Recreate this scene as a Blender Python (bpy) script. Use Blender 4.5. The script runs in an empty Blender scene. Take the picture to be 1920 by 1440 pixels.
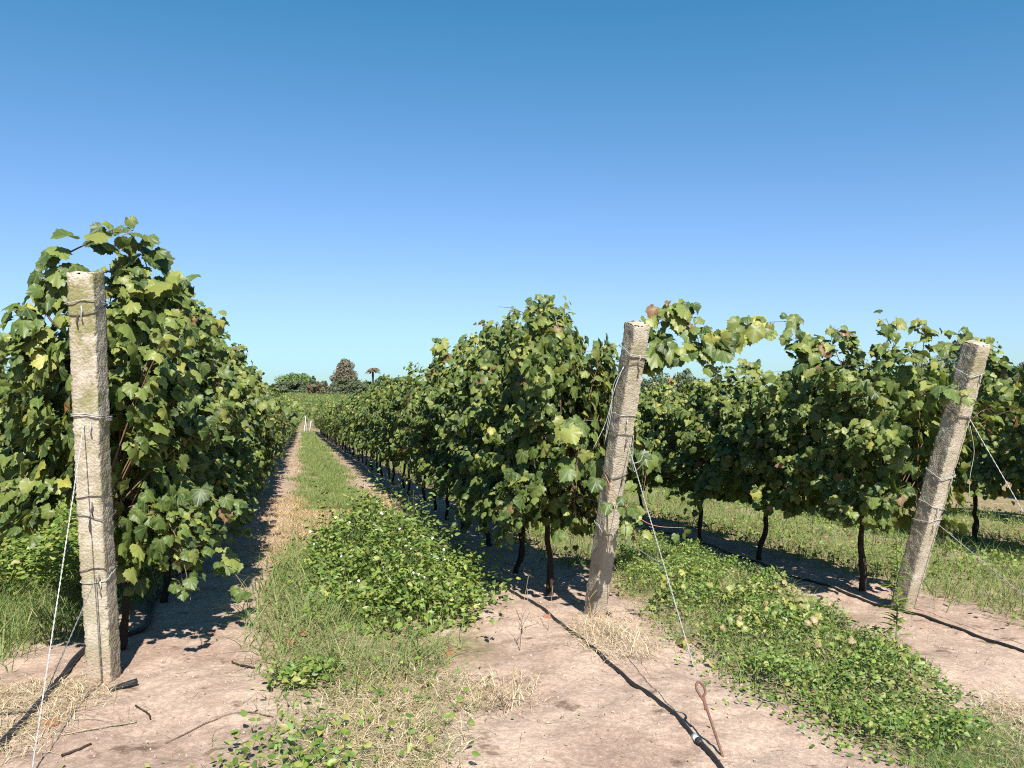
import bpy, math, random
import numpy as np
from mathutils import Matrix, Vector

S = bpy.context.scene
COL = S.collection
rad = math.radians

# ------------------------------------------------------------------ camera
FPX, CAMH = 1440.0, 1.5
cd = bpy.data.cameras.new('camera')
cam = bpy.data.objects.new('camera', cd); COL.objects.link(cam)
cam.location = (0, 0, CAMH); cam.rotation_euler = (rad(90), 0, 0)
cd.sensor_fit = 'HORIZONTAL'; cd.sensor_width = 36.0; cd.lens = 36.0*FPX/1920.0
cd.clip_start = 0.05; cd.clip_end = 4000
S.camera = cam

# ------------------------------------------------------------------ light
SUN_DIR = np.array([0.25, -1.0, 0.0]); SUN_DIR /= np.linalg.norm(SUN_DIR)
ELEV = rad(45)
sl = bpy.data.lights.new('sun', 'SUN'); sl.energy = 5.0; sl.angle = rad(0.5); sl.color = (1.0, 0.945, 0.86)
sun = bpy.data.objects.new('sun', sl); COL.objects.link(sun)
sd = Vector((SUN_DIR[0]*math.cos(ELEV), SUN_DIR[1]*math.cos(ELEV), math.sin(ELEV)))
sun.rotation_euler = sd.to_track_quat('Z', 'Y').to_euler(); sun.location = (4, -8, 12)
W = bpy.data.worlds.new('World'); S.world = W; W.use_nodes = True
wn = W.node_tree.nodes; wl = W.node_tree.links
wn.clear()
wo = wn.new('ShaderNodeOutputWorld'); wb = wn.new('ShaderNodeBackground')
sky = wn.new('ShaderNodeTexSky'); sky.sky_type = 'NISHITA'; sky.sun_disc = False
sky.sun_elevation = ELEV; sky.sun_rotation = math.atan2(SUN_DIR[0], SUN_DIR[1])
sky.altitude = 0; sky.air_density = 1.0; sky.dust_density = 0.3; sky.ozone_density = 3.2
hs = wn.new('ShaderNodeMix'); hs.data_type = 'RGBA'; hs.blend_type = 'MULTIPLY'
hs.inputs['Factor'].default_value = 1.0; hs.inputs[7].default_value = (0.72, 1.0, 1.16, 1)
sat = wn.new('ShaderNodeHueSaturation'); sat.inputs['Saturation'].default_value = 1.12
wl.new(sky.outputs[0], sat.inputs['Color']); wl.new(sat.outputs[0], hs.inputs[6])
# grade the sky's red so that it runs from deep blue through periwinkle to pale cyan
sp = wn.new('ShaderNodeSeparateColor'); cb = wn.new('ShaderNodeCombineColor'); wl.new(hs.outputs[2], sp.inputs[0])
def wm(op, a, b):
    nd = wn.new('ShaderNodeMath'); nd.operation = op
    for k, v in enumerate((a, b)):
        if isinstance(v, bpy.types.NodeSocket): wl.new(v, nd.inputs[k])
        else: nd.inputs[k].default_value = v
    return nd.outputs[0]
KS = 0.1236
rr = wm('MULTIPLY', sp.outputs[0], KS)
ex = wm('POWER', 2.71828, wm('MULTIPLY', wm('SUBTRACT', rr, .047), -4.0))
rg_ = wm('MAXIMUM', wm('MULTIPLY', wm('SUBTRACT', 1.0, ex), .62), wm('MULTIPLY', rr, .4))
wl.new(wm('DIVIDE', rg_, KS), cb.inputs[0]); eg = wm('SUBTRACT', 1.0, wm('POWER', 2.71828, wm('MULTIPLY', sp.outputs[1], -.95*KS)))
wl.new(wm('MULTIPLY', eg, 1.44/KS), cb.inputs[1]); wl.new(wm('MULTIPLY', sp.outputs[2], 1.07), cb.inputs[2])
wl.new(cb.outputs[0], wb.inputs['Color'])
wb.inputs['Strength'].default_value = 0.0557
wl.new(wb.outputs[0], wo.inputs['Surface'])
S.view_settings.view_transform = 'Standard'; S.view_settings.look = 'None'
S.view_settings.exposure = 1.15; S.view_settings.gamma = 1.0
S.render.engine = 'CYCLES'
S.cycles.use_denoising = False; S.cycles.filter_width = 1.1
S.cycles.max_bounces = 5; S.cycles.diffuse_bounces = 2; S.cycles.glossy_bounces = 2
S.cycles.transmission_bounces = 3; S.cycles.sample_clamp_indirect = 4.0

# ------------------------------------------------------------------ terrain frame
U = np.array([-.262, .965, 0.0]); PV = np.array([.965, .262, 0.0])     # along the rows / across the rows
ROWANG = math.atan2(U[1], U[0])

def ground(x, y):
    x = np.asarray(x, float); y = np.asarray(y, float)
    s = x*U[0]+y*U[1]; p = x*PV[0]+y*PV[1]
    sm = 80 - np.logaddexp(0, (80-s)/4.0)*4.0
    sm = np.where(s < 20, s, sm)
    z = -.044*sm - .028*np.clip(p, -3, 12)
    near = np.exp(-(np.hypot(x, y-5)/14)**2)
    z = z + near*(.012*np.sin(3.1*x+1.3*y)+.010*np.sin(5.3*y-2.1*x+1)+.006*np.sin(9*x+7*y)+.004*np.sin(17*x-13*y))
    return z

def ps(p, s):
    return np.asarray(p)[..., None]*PV[:2] + np.asarray(s)[..., None]*U[:2]

def pxp(px, py, d):
    return np.array([(px-960)/FPX*d, d, CAMH+(720-py)/FPX*d])

def gxy(x, y, dz=0.0):
    return np.array([x, y, float(ground(x, y))+dz])

# ------------------------------------------------------------------ object helpers
def tag(o, label=None, cat=None, group=None, kind=None):
    if label: o['label'] = label
    if cat: o['category'] = cat
    if group: o['group'] = group
    if kind: o['kind'] = kind
    return o

def empty(name, loc=(0, 0, 0), rz=0.0):
    o = bpy.data.objects.new(name, None); COL.objects.link(o)
    o.empty_display_size = .1
    o.location = tuple(float(v) for v in loc); o.rotation_euler = (0, 0, rz)
    return o

def mesh_data(name, V, FL, mat, col=None, luv=None, smooth=True):
    """V (N,3); FL list of int arrays (M,k)"""
    V = np.asarray(V, np.float32)
    FL = [np.asarray(f, np.int32) for f in FL if len(f)]
    me = bpy.data.meshes.new(name)
    me.vertices.add(len(V)); me.vertices.foreach_set('co', V.ravel())
    nl = sum(f.size for f in FL); npoly = sum(len(f) for f in FL)
    me.loops.add(nl); me.polygons.add(npoly)
    me.loops.foreach_set('vertex_index', np.concatenate([f.ravel() for f in FL]))
    tot = np.concatenate([np.full(len(f), f.shape[1], np.int32) for f in FL])
    st = np.concatenate([[0], np.cumsum(tot)[:-1]]).astype(np.int32)
    me.polygons.foreach_set('loop_start', st)
    me.polygons.foreach_set('use_smooth', np.full(npoly, smooth))
    if col is not None:
        a = me.attributes.new('col', 'FLOAT_COLOR', 'POINT')
        c = np.ones((len(V), 4), np.float32); c[:, :3] = col; a.data.foreach_set('color', c.ravel())
    if luv is not None:
        a = me.attributes.new('luv', 'FLOAT2', 'POINT'); a.data.foreach_set('vector', np.asarray(luv, np.float32).ravel())
    me.update(calc_edges=True)
    if mat: me.materials.append(mat)
    return me

def link(name, me, parent=None, loc=None):
    o = bpy.data.objects.new(name, me); COL.objects.link(o)
    if parent: o.parent = parent
    if loc is not None: o.location = tuple(float(v) for v in loc)
    return o

class Geo:
    def __init__(s): s.V = []; s.F = []; s.C = []; s.L = []; s.n = 0
    def add(s, V, F, col=(1, 1, 1), luv=None):
        V = np.asarray(V, float)
        for f in (F if isinstance(F, list) else [F]): s.F.append(np.asarray(f)+s.n)
        s.V.append(V); s.C.append(np.broadcast_to(np.asarray(col, float), (len(V), 3)))
        s.L.append(np.zeros((len(V), 2)) if luv is None else luv); s.n += len(V)
        return s
    def mesh(s, name, mat, smooth=True):
        return mesh_data(name, np.concatenate(s.V), s.F, mat, np.concatenate(s.C), np.concatenate(s.L), smooth)
    def obj(s, name, mat, parent=None, loc=None, smooth=True):
        return link(name, s.mesh(name, mat, smooth), parent, loc)

def norm(v): return v/np.maximum(np.linalg.norm(v, axis=-1, keepdims=True), 1e-9)

def tube(P, r, n=6, cap=True):
    P = np.asarray(P, float); m = len(P); r = np.broadcast_to(np.asarray(r, float), (m,))
    T = norm(np.gradient(P, axis=0))
    ref = np.tile(np.array([0.31, .17, .93]), (m, 1)) if abs(T[:, 2]).mean() < .8 else np.tile(np.array([.93, .2, .31]), (m, 1))
    A = norm(np.cross(T, ref)); B = np.cross(T, A)
    th = np.arange(n)/n*2*np.pi
    V = (P[:, None]+r[:, None, None]*(np.cos(th)[None, :, None]*A[:, None]+np.sin(th)[None, :, None]*B[:, None])).reshape(-1, 3)
    i = np.arange(m-1)[:, None]*n; j = np.arange(n)[None]; k = (j+1) % n
    Q = np.stack([i+j, i+k, i+n+k, i+n+j], -1).reshape(-1, 4)
    F = [Q]
    if cap and n >= 3:
        V = np.concatenate([V, P[:1], P[-1:]]); a = m*n
        F.append(np.stack([np.full(n, a), (np.arange(n)+1) % n, np.arange(n)], -1))
        F.append(np.stack([np.full(n, a+1), (m-1)*n+np.arange(n), (m-1)*n+(np.arange(n)+1) % n], -1))
    return V, F

def bez(a, b, c, n=10):
    t = np.linspace(0, 1, n)[:, None]
    return (1-t)**2*np.asarray(a)+2*t*(1-t)*np.asarray(b)+t*t*np.asarray(c)

def spline(pts, n=8):
    P = np.asarray(pts, float); out = []
    Q = np.concatenate([2*P[:1]-P[1:2], P, 2*P[-1:]-P[-2:-1]])
    for i in range(1, len(Q)-2):
        t = np.linspace(0, 1, n, endpoint=False)[:, None]
        a, b, c, d = Q[i-1], Q[i], Q[i+1], Q[i+2]
        out.append(.5*((2*b)+(-a+c)*t+(2*a-5*b+4*c-d)*t*t+(-a+3*b-3*c+d)*t**3))
    out.append(P[-1:]); return np.concatenate(out)

# ------------------------------------------------------------------ materials
def material(name):
    m = bpy.data.materials.new(name); m.use_nodes = True
    nt = m.node_tree; nt.nodes.clear()
    out = nt.nodes.new('ShaderNodeOutputMaterial')
    return m, nt, out

class NT:
    def __init__(s, nt): s.nt = nt
    def n(s, t, **k):
        nd = s.nt.nodes.new(t)
        for a, b in k.items(): setattr(nd, a, b)
        return nd
    def put(s, sock, v):
        if isinstance(v, bpy.types.NodeSocket): s.nt.links.new(v, sock)
        elif v is not None: sock.default_value = v
    def math(s, op, a, b=None, c=None, clamp=False):
        nd = s.n('ShaderNodeMath', operation=op, use_clamp=clamp)
        s.put(nd.inputs[0], a); s.put(nd.inputs[1], b)
        if c is not None: s.put(nd.inputs[2], c)
        return nd.outputs[0]
    def mix(s, f, a, b, blend='MIX'):
        nd = s.n('ShaderNodeMix', data_type='RGBA', blend_type=blend)
        s.put(nd.inputs['Factor'], f)
        for i, v in ((6, a), (7, b)): s.put(nd.inputs[i], v if isinstance(v, bpy.types.NodeSocket) else (*v, 1))
        return nd.outputs[2]
    def noise(s, vec, scale, detail=4, rough=.55):
        nd = s.n('ShaderNodeTexNoise'); s.put(nd.inputs['Vector'], vec)
        nd.inputs['Scale'].default_value = scale; nd.inputs['Detail'].default_value = detail; nd.inputs['Roughness'].default_value = rough
        return nd.outputs[0]
    def step(s, v, a, b):
        nd = s.n('ShaderNodeMapRange', interpolation_type='SMOOTHSTEP'); s.put(nd.inputs[0], v)
        nd.inputs[1].default_value = a; nd.inputs[2].default_value = b; return nd.outputs[0]
    def bump(s, h, dist, strength=1.0, normal=None):
        nd = s.n('ShaderNodeBump'); s.put(nd.inputs['Height'], h); nd.inputs['Distance'].default_value = dist
        nd.inputs['Strength'].default_value = strength
        if normal is not None: s.put(nd.inputs['Normal'], normal)
        return nd.outputs[0]
    def attr(s, name): return s.n('ShaderNodeAttribute', attribute_name=name)
    def bsdf(s, color, rough=.8, normal=None, spec=.5, metal=0):
        b = s.n('ShaderNodeBsdfPrincipled'); s.put(b.inputs['Base Color'], color if isinstance(color, bpy.types.NodeSocket) else (*color, 1))
        s.put(b.inputs['Roughness'], rough); b.inputs['Specular IOR Level'].default_value = spec; b.inputs['Metallic'].default_value = metal
        if normal is not None: s.put(b.inputs['Normal'], normal)
        return b.outputs[0]

def leaf_material(name, veins=True, rough=.42, trans=.28, spec=.5, under=(.14, .18, .085)):
    m, nt, out = material(name); g = NT(nt)
    col = g.attr('col').outputs['Color']
    up = col
    if veins:
        luv = g.attr('luv').outputs['Vector']
        sx = g.n('ShaderNodeSeparateXYZ'); nt.links.new(luv, sx.inputs[0])
        ax = g.math('ABSOLUTE', sx.outputs[0]); ang = g.math('ARCTAN2', ax, sx.outputs[1])
        r = g.math('POWER', g.math('ADD', g.math('MULTIPLY', ax, ax), g.math('MULTIPLY', sx.outputs[1], sx.outputs[1])), .5)
        d = ang
        for k in (.72, 1.42):
            d = g.math('MINIMUM', d, g.math('ABSOLUTE', g.math('SUBTRACT', ang, k)))
        d = g.math('MULTIPLY', d, r)
        mask = g.math('SUBTRACT', 1.0, g.step(d, .008, .045))
        up = g.mix(g.math('MULTIPLY', mask, .55), col, (.17, .21, .08))
        cell = g.noise(luv, 7.0, 2)
        up = g.mix(g.math('MULTIPLY', g.step(cell, .5, .75), .35), up, (.11, .13, .035))
    geo = g.n('ShaderNodeNewGeometry')
    back = g.mix(.55, col, under)
    c = g.mix(geo.outputs['Backfacing'], up, back)
    rg = g.math('ADD', rough, g.math('MULTIPLY', geo.outputs['Backfacing'], .35))
    b = g.bsdf(c, rg, None, spec)
    t = g.n('ShaderNodeBsdfTranslucent'); nt.links.new(g.mix(1.0, col, (1.5, 1.45, .7), 'MULTIPLY'), t.inputs[0])
    mx = g.n('ShaderNodeMixShader'); mx.inputs[0].default_value = trans
    nt.links.new(b, mx.inputs[1]); nt.links.new(t.outputs[0], mx.inputs[2]); nt.links.new(mx.outputs[0], out.inputs[0])
    return m

def col_material(name, rough=.85, bscale=60., bdist=.004, spec=.3, var=.35):
    """colour comes from the object's own per-piece colour"""
    m, nt, out = material(name); g = NT(nt)
    col = g.attr('col').outputs['Color']
    tc = g.n('ShaderNodeTexCoord').outputs['Object']
    n1 = g.noise(tc, bscale, 4)
    c = g.mix(g.step(n1, .3, .7), g.mix(1.0, col, (1-var,)*3, 'MULTIPLY'), col)
    nt.links.new(g.bsdf(c, rough, g.bump(n1, bdist) if bdist else None, spec), out.inputs[0])
    return m

M_LEAF = leaf_material('vine_leaf', rough=.46, spec=.34, trans=.30, under=(.17, .19, .085))
M_WEED = leaf_material('weed_leaf', veins=False, rough=.5, trans=.3, under=(.13, .19, .07))
M_GRASS = leaf_material('grass_blade', veins=False, rough=.5, trans=.3, spec=.4, under=(.16, .2, .08))
M_TREE = leaf_material('tree_leaf', veins=False, rough=.6, trans=.2, spec=.25, under=(.07, .09, .04))
M_BARK = col_material('vine_bark', .95, 90., .012, .1, .6)
M_CANE = col_material('vine_cane', .6, 60., .001, .4, .3)
M_STRAW = col_material('dry_straw', .8, 40., 0, .3, .2)
M_WIRE = col_material('galvanised_wire', .42, 80., 0, .7, .3)
M_RUST = col_material('rusty_iron', .75, 120., .001, .4, .45)
M_HOSE = col_material('black_hose_plastic', .5, 25., .002, .4, .35)
M_PETAL = col_material('white_petal', .6, 60., 0, .3, .05)
M_STONE = col_material('pebble', .9, 90., .002, .3, .3)

def soil_material():
    m, nt, out = material('sandy_soil'); g = NT(nt)
    tc = g.n('ShaderNodeTexCoord').outputs['Object']
    big = g.noise(tc, .75, 5, .6); mid = g.noise(tc, 3.2, 6, .62); fine = g.noise(tc, 34., 6, .7); grain = g.noise(tc, 170., 3, .6)
    damp = g.step(g.math('ADD', g.math('MULTIPLY', big, .55), g.math('MULTIPLY', mid, .45)), .43, .60)
    c = g.mix(damp, (.60, .465, .375), (.43, .315, .25))
    spot = g.step(g.noise(tc, 4.5, 4, .6), .60, .70)
    c = g.mix(g.math('MULTIPLY', spot, .85), c, (.20, .135, .10))
    c = g.mix(g.step(fine, .38, .7), g.mix(1.0, c, (.68, .66, .64), 'MULTIPLY'), c)
    c = g.mix(g.math('MULTIPLY', g.step(grain, .30, .55), .5), g.mix(1.0, c, (.62, .60, .58), 'MULTIPLY'), c)
    light = g.step(g.noise(tc, 90., 2, .5), .66, .72)
    c = g.mix(g.math('MULTIPLY', light, .45), c, (.62, .53, .43))
    cover = g.attr('cover').outputs['Fac']
    litter = g.mix(g.step(g.noise(tc, 22., 4, .6), .4, .65), (.13, .115, .055), (.30, .235, .13))
    c = g.mix(g.math('MULTIPLY', cover, g.step(mid, .25, .5)), c, litter)
    h = g.math('ADD', g.math('MULTIPLY', g.noise(tc, 14., 5, .65), 1.0), g.math('MULTIPLY', fine, .5))
    nrm = g.bump(grain, .003, .7, g.bump(h, .009, .8))
    nt.links.new(g.bsdf(c, .97, nrm, .15), out.inputs[0])
    return m

def concrete_material():
    m, nt, out = material('weathered_concrete'); g = NT(nt)
    tcn = g.n('ShaderNodeTexCoord'); tc = tcn.outputs['Object']
    sx = g.n('ShaderNodeSeparateXYZ'); nt.links.new(tc, sx.inputs[0])
    big = g.noise(tc, 5., 5, .6); fine = g.noise(tc, 90., 5, .65)
    vor = g.n('ShaderNodeTexVoronoi'); vor.inputs['Scale'].default_value = 75.; nt.links.new(tc, vor.inputs['Vector'])
    c = g.mix(g.step(big, .35, .65), (.325, .29, .225), (.45, .41, .335))
    mp = g.n('ShaderNodeMapping'); mp.inputs['Scale'].default_value = (1, 1, .07); nt.links.new(tc, mp.inputs['Vector'])
    c = g.mix(g.math('MULTIPLY', g.step(g.noise(mp.outputs[0], 28., 4, .6), .5, .72), .55), c, (.24, .20, .14))
    splash = g.math('SUBTRACT', 1.0, g.step(sx.outputs[2], .06, .38))
    c = g.mix(g.math('MULTIPLY', splash, .6), c, (.34, .25, .18))
    c = g.mix(g.math('MULTIPLY', g.step(vor.outputs['Color'], .55, .9), .35), c, (.42, .29, .19))
    c = g.mix(g.step(fine, .3, .6), g.mix(1.0, c, (.76, .745, .72), 'MULTIPLY'), c)
    lich = g.math('MULTIPLY', g.step(g.noise(tc, 7., 4, .65), .42, .6), g.attr('col').outputs['Fac'])
    c = g.mix(lich, c, (.19, .18, .085))
    h = g.math('ADD', g.math('MULTIPLY', vor.outputs['Distance'], -1.0), g.math('MULTIPLY', fine, .6))
    nt.links.new(g.bsdf(c, .95, g.bump(h, .004, .8), .2), out.inputs[0])
    return m
M_SOIL = soil_material(); M_CONC = concrete_material()

# ------------------------------------------------------------------ ground sheet
POLY = dict(
 stripB=[(1.02, 7.71), (1.23, 5.36), (1.44, 4.24), (1.76, 3.47), (2.19, 3.46), (2.44, 4.45), (2.51, 5.64), (2.45, 7.19), (2.1, 8.89), (1.61, 9.63)],
 bush=[(-2.1, 7.32), (-2.35, 9.3), (-2.1, 10.2), (-1.42, 9.9), (-0.66, 8.01), (-0.21, 6.57), (-0.27, 5.6), (-0.71, 5.2), (-1.12, 5.37), (-1.64, 6.28)],
 grassleft=[(-2.24, 6.85), (-2.6, 9.4), (-1.94, 8.2), (-0.97, 5.37), (-0.38, 5.03), (-0.41, 4.59), (-0.92, 4.13), (-1.33, 4.36), (-1.82, 5.46)],
 front=[(-1.31, 4.28), (-0.95, 4.5), (-0.42, 4.69), (-0.22, 3.93), (-0.3, 3.0), (-1.1, 3.0)],
 straw=[(-1.06, 4.77), (-0.44, 4.5), (-0.28, 3.0), (-0.74, 3.0)],
 dryclump=[(-0.34, 4.5), (0.12, 4.43), (0.08, 4.02), (-0.27, 3.93)],
 lstraw=[(-3.0, 4.0), (-2.76, 4.25), (-2.48, 4.4), (-2.24, 4.24), (-2.16, 3.66), (-2.31, 3.2)],
 mstraw=[(0.47, 5.59), (0.76, 6.08), (0.89, 5.34), (0.89, 4.76), (0.57, 4.85)],
 rstraw=[(2.47, 4.04), (2.92, 4.38), (2.6, 3.2), (2.13, 3.2)])
_c = np.mean(POLY['bush'], 0); POLY['bush'] = [tuple(_c+(np.array(q)-_c)*np.array([.90, .93])) for q in POLY['bush']]
def inpoly(poly, x, y):
    P = np.asarray(poly); r = np.zeros(np.shape(x), bool); j = len(P)-1
    for i in range(len(P)):
        xi, yi = P[i]; xj, yj = P[j]
        c = ((yi > y) != (yj > y)) & (x < (xj-xi)*(y-yi)/(yj-yi+1e-12)+xi)
        r ^= c; j = i
    return r
def inpoly_soft(poly, x, y, rng, j=.09):
    return inpoly(poly, x+rng.normal(0, j, np.shape(x)), y+rng.normal(0, j, np.shape(x)))

def build_ground():
    def axis(lo, hi, step, far, g=1.16):
        a = list(np.arange(lo, hi, step)); d = step; v = a[-1]
        up = []
        while v < far: d *= g; v += d; up.append(v)
        d = step; v = a[0]; dn = []
        while v > -far: d *= g; v -= d; dn.append(v)
        return np.array(dn[::-1]+a+up)
    xs = axis(-4.5, 5.0, .035, 1500); ys = axis(2.4, 9.5, .035, 2500)
    ys = ys[ys > -40]
    X, Y = np.meshgrid(xs, ys); x = X.ravel(); y = Y.ravel(); z = ground(x, y)
    rng = np.random.default_rng(5)
    near = (np.hypot(x, y-5) < 12)
    lum = .010*np.sin(23*x+5*np.sin(4*y))*np.sin(19*y+4*np.sin(5*x))
    z = z+np.where(near, lum*.5+rng.normal(0, .0022, len(x)), 0)
    for k in range(150):
        a, b = rng.uniform(-3.2, 3.3), rng.uniform(2.8, 8); rr_ = rng.uniform(.04, .11); dd = ((x-a)**2+((y-b)*rng.uniform(.7, 1.3))**2)/rr_**2
        z += np.where(dd < 9, rng.uniform(-.014, .009)*np.exp(-dd)*(1-.5*dd), 0)
    s = x*U[0]+y*U[1]; p = x*PV[0]+y*PV[1]
    cov = np.zeros(len(x))
    def band(a, b, s0, s1, v):
        w = .2
        k = np.clip((p-a)/w, 0, 1)*np.clip((b-p)/w, 0, 1)*np.clip((s-s0)/.5, 0, 1)*np.clip((s1-s)/2, 0, 1)
        np.maximum(cov, k*v, out=cov)
    band(-.3, 1.3, 4.5, 90, .85); band(2.6, 4.3, 5.5, 90, .9); band(5.4, 7.4, 3.5, 90, .95); band(8.4, 200, -20, 90, .95); band(-200, -1.75, 5, 90, .95)
    np.maximum(cov, np.clip((s-80)/4, 0, 1), out=cov)
    for k in ('bush', 'stripB', 'grassleft', 'straw'):
        cov = np.maximum(cov, .8*inpoly(POLY[k], x, y))
    nx, ny = len(xs), len(ys)
    i = np.arange(ny-1)[:, None]*nx; j = np.arange(nx-1)[None]
    Q = np.stack([i+j, i+j+1, i+nx+j+1, i+nx+j], -1).reshape(-1, 4)
    me = mesh_data('ground', np.stack([x, y, z], -1), [Q], M_SOIL)
    a = me.attributes.new('cover', 'FLOAT', 'POINT'); a.data.foreach_set('value', cov.astype(np.float32))
    o = link('ground', me); tag(o, 'pinkish sandy vineyard soil with darker damp patches', 'ground', kind='structure')
build_ground()

# ------------------------------------------------------------------ leaf templates
def fan_template(half, cy, zf, teeth=0.0):
    """half: outline points from the base (x=0) round one side to the tip (x=0)"""
    H = np.array(half, float)
    if teeth:
        out = [H[0]]
        for a, b in zip(H[:-1], H[1:]):
            mpt = (a+b)/2; c = np.array([0, cy]); out += [mpt+(c-mpt)*teeth, b]
        H = np.array(out)
    L = H[1:-1][::-1]*np.array([-1, 1])
    O = np.concatenate([H, L]); V2 = np.concatenate([O, [[0, cy]]])
    n = len(O); c = n
    F = np.stack([np.full(n, c), (np.arange(n)+1) % n, np.arange(n)], -1)[:, ::-1].copy()
    # make counter-clockwise seen from +z
    a, b, d = V2[F[0]]
    if (b[0]-a[0])*(d[1]-a[1])-(b[1]-a[1])*(d[0]-a[0]) < 0: F = F[:, ::-1].copy()
    z = zf(V2[:, 0], V2[:, 1])
    return np.column_stack([V2, z]), F
G_HALF = [(0, -.03), (.15, -.17), (.34, -.16), (.50, .02), (.57, .20), (.50, .33), (.55, .50), (.42, .60), (.30, .68), (.20, .84), (0, 1.0)]
VL0 = [fan_template(G_HALF, .22, lambda x, y: -.30*np.abs(x)-.30*(y-.2)**2+.03*np.sin(13*y), .10),
       fan_template(G_HALF, .22, lambda x, y: .36*np.abs(x)-.55*np.clip(y-.2, 0, 1)**2+.07*np.sin(9*x), .10),
       fan_template(G_HALF, .22, lambda x, y: -.55*x**2-.12*y+.10*np.sin(8*y+4*x), .10),
       fan_template(G_HALF, .22, lambda x, y: -.7*np.abs(x)**1.3-.45*np.clip(y-.3, 0, 1)**2+.08*np.sin(11*x+5*y), .10)]
H1 = [(0, -.02), (.34, -.15), (.57, .18), (.46, .58), (0, 1.0)]
VL1 = [fan_template(H1, .2, lambda x, y: -.25*np.abs(x)-.2*(y-.2)**2), fan_template(H1, .2, lambda x, y: .2*np.abs(x)-.3*np.clip(y-.2, 0, 1)**2)]
VL2 = [(np.array([(0, -.1, 0), (.52, .25, -.1), (0, 1, -.15), (-.52, .25, -.1)], float), np.array([(0, 1, 2), (0, 2, 3)]))]
OV_HALF = [(0, 0), (.24, .16), (.30, .40), (.18, .75), (0, 1.0)]
OV = [fan_template(OV_HALF, .4, lambda x, y: .3*np.abs(x)-.3*(y-.3)**2), fan_template(OV_HALF, .4, lambda x, y: -.25*np.abs(x)-.15*y*y)]

def frames(nrm, tip):
    Z = norm(nrm); Yv = norm(tip-(tip*Z).sum(-1, keepdims=True)*Z); X = np.cross(Yv, Z)
    return np.stack([X, Yv, Z], -1)

def scatter(geo, temps, pos, R, size, col, rng, keep_luv=True):
    k = rng.integers(0, len(temps), len(pos)); size = np.broadcast_to(size, (len(pos),))
    for ti, (TV, TF) in enumerate(temps):
        q = np.nonzero(k == ti)[0]
        if not len(q): continue
        V = np.einsum('nij,vj->nvi', R[q], TV)*size[q][:, None, None]+pos[q][:, None]
        F = TF[None]+(np.arange(len(q))*len(TV))[:, None, None]
        C = np.repeat(col[q], len(TV), 0)
        geo.add(V.reshape(-1, 3), F.reshape(-1, TF.shape[1]), C, np.tile(TV[:, :2], (len(q), 1)))

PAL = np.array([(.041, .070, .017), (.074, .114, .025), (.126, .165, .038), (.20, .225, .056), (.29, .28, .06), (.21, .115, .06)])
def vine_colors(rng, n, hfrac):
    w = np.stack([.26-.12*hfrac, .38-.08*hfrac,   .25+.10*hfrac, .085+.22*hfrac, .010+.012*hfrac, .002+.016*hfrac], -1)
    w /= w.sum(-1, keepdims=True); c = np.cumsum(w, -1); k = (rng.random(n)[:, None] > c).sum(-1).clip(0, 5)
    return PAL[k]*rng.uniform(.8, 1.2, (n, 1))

# ------------------------------------------------------------------ vines
def shoot_leaves(geo, cane, path, n, rng, size, out, temps, hmax=2.4, lo=.15, petiole=.075, spread=.5, r0=.0045, ccol=(.16, .085, .05), tophint=0.):
    """leaves on alternating petioles along one shoot"""
    L = len(path); t = np.sort(rng.uniform(lo, 1.0, n)); f = t*(L-1); i = np.clip(f.astype(int), 0, L-2); w = (f-i)[:, None]
    P = path[i]*(1-w)+path[i+1]*w; T = norm(path[i+1]-path[i])
    rd = norm(rng.normal(0, 1, (n, 3))); side = norm(np.cross(T, rd)); out = np.broadcast_to(np.asarray(out, float), (n, 3))
    pd = norm(side+.5*out+np.array([0, 0, .25]))
    pet = petiole*rng.uniform(.5, 1.3, n)[:, None]
    base = P+pd*pet
    nrm = norm(out*.7+pd*.3+np.array([-.55, 0, .55+tophint])+rng.normal(0, spread, (n, 3)))
    tip = norm(pd*.5+out*.35+np.array([0, 0, -1.0])+rng.normal(0, .35, (n, 3)))
    sz = size*rng.choice([.55, .75, .9, 1.05, 1.25], n, p=[.15, .25, .3, .2, .1])*rng.uniform(.88, 1.12, n)*(1-.35*t**3)
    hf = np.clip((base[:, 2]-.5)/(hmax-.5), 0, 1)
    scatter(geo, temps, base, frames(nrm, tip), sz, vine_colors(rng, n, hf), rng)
    if cane is not None:
        V, F = tube(path, np.linspace(r0, r0*.45, L), 5, False); cane.add(V, F, ccol)
        for q in range(0, n, 2):
            V, F = tube(np.stack([P[q], (P[q]+base[q])/2+np.array([0, 0, .012]), base[q]]), .0016, 3, False); cane.add(V, F, (.20, .13, .06))

def halfwidth(h, hb, ht):
    f = np.clip((h-hb)/(ht-hb), 0, 1)
    return .24+.38*np.sin(np.pi*np.clip(f*.80+.09, 0, 1))**.8

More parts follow.
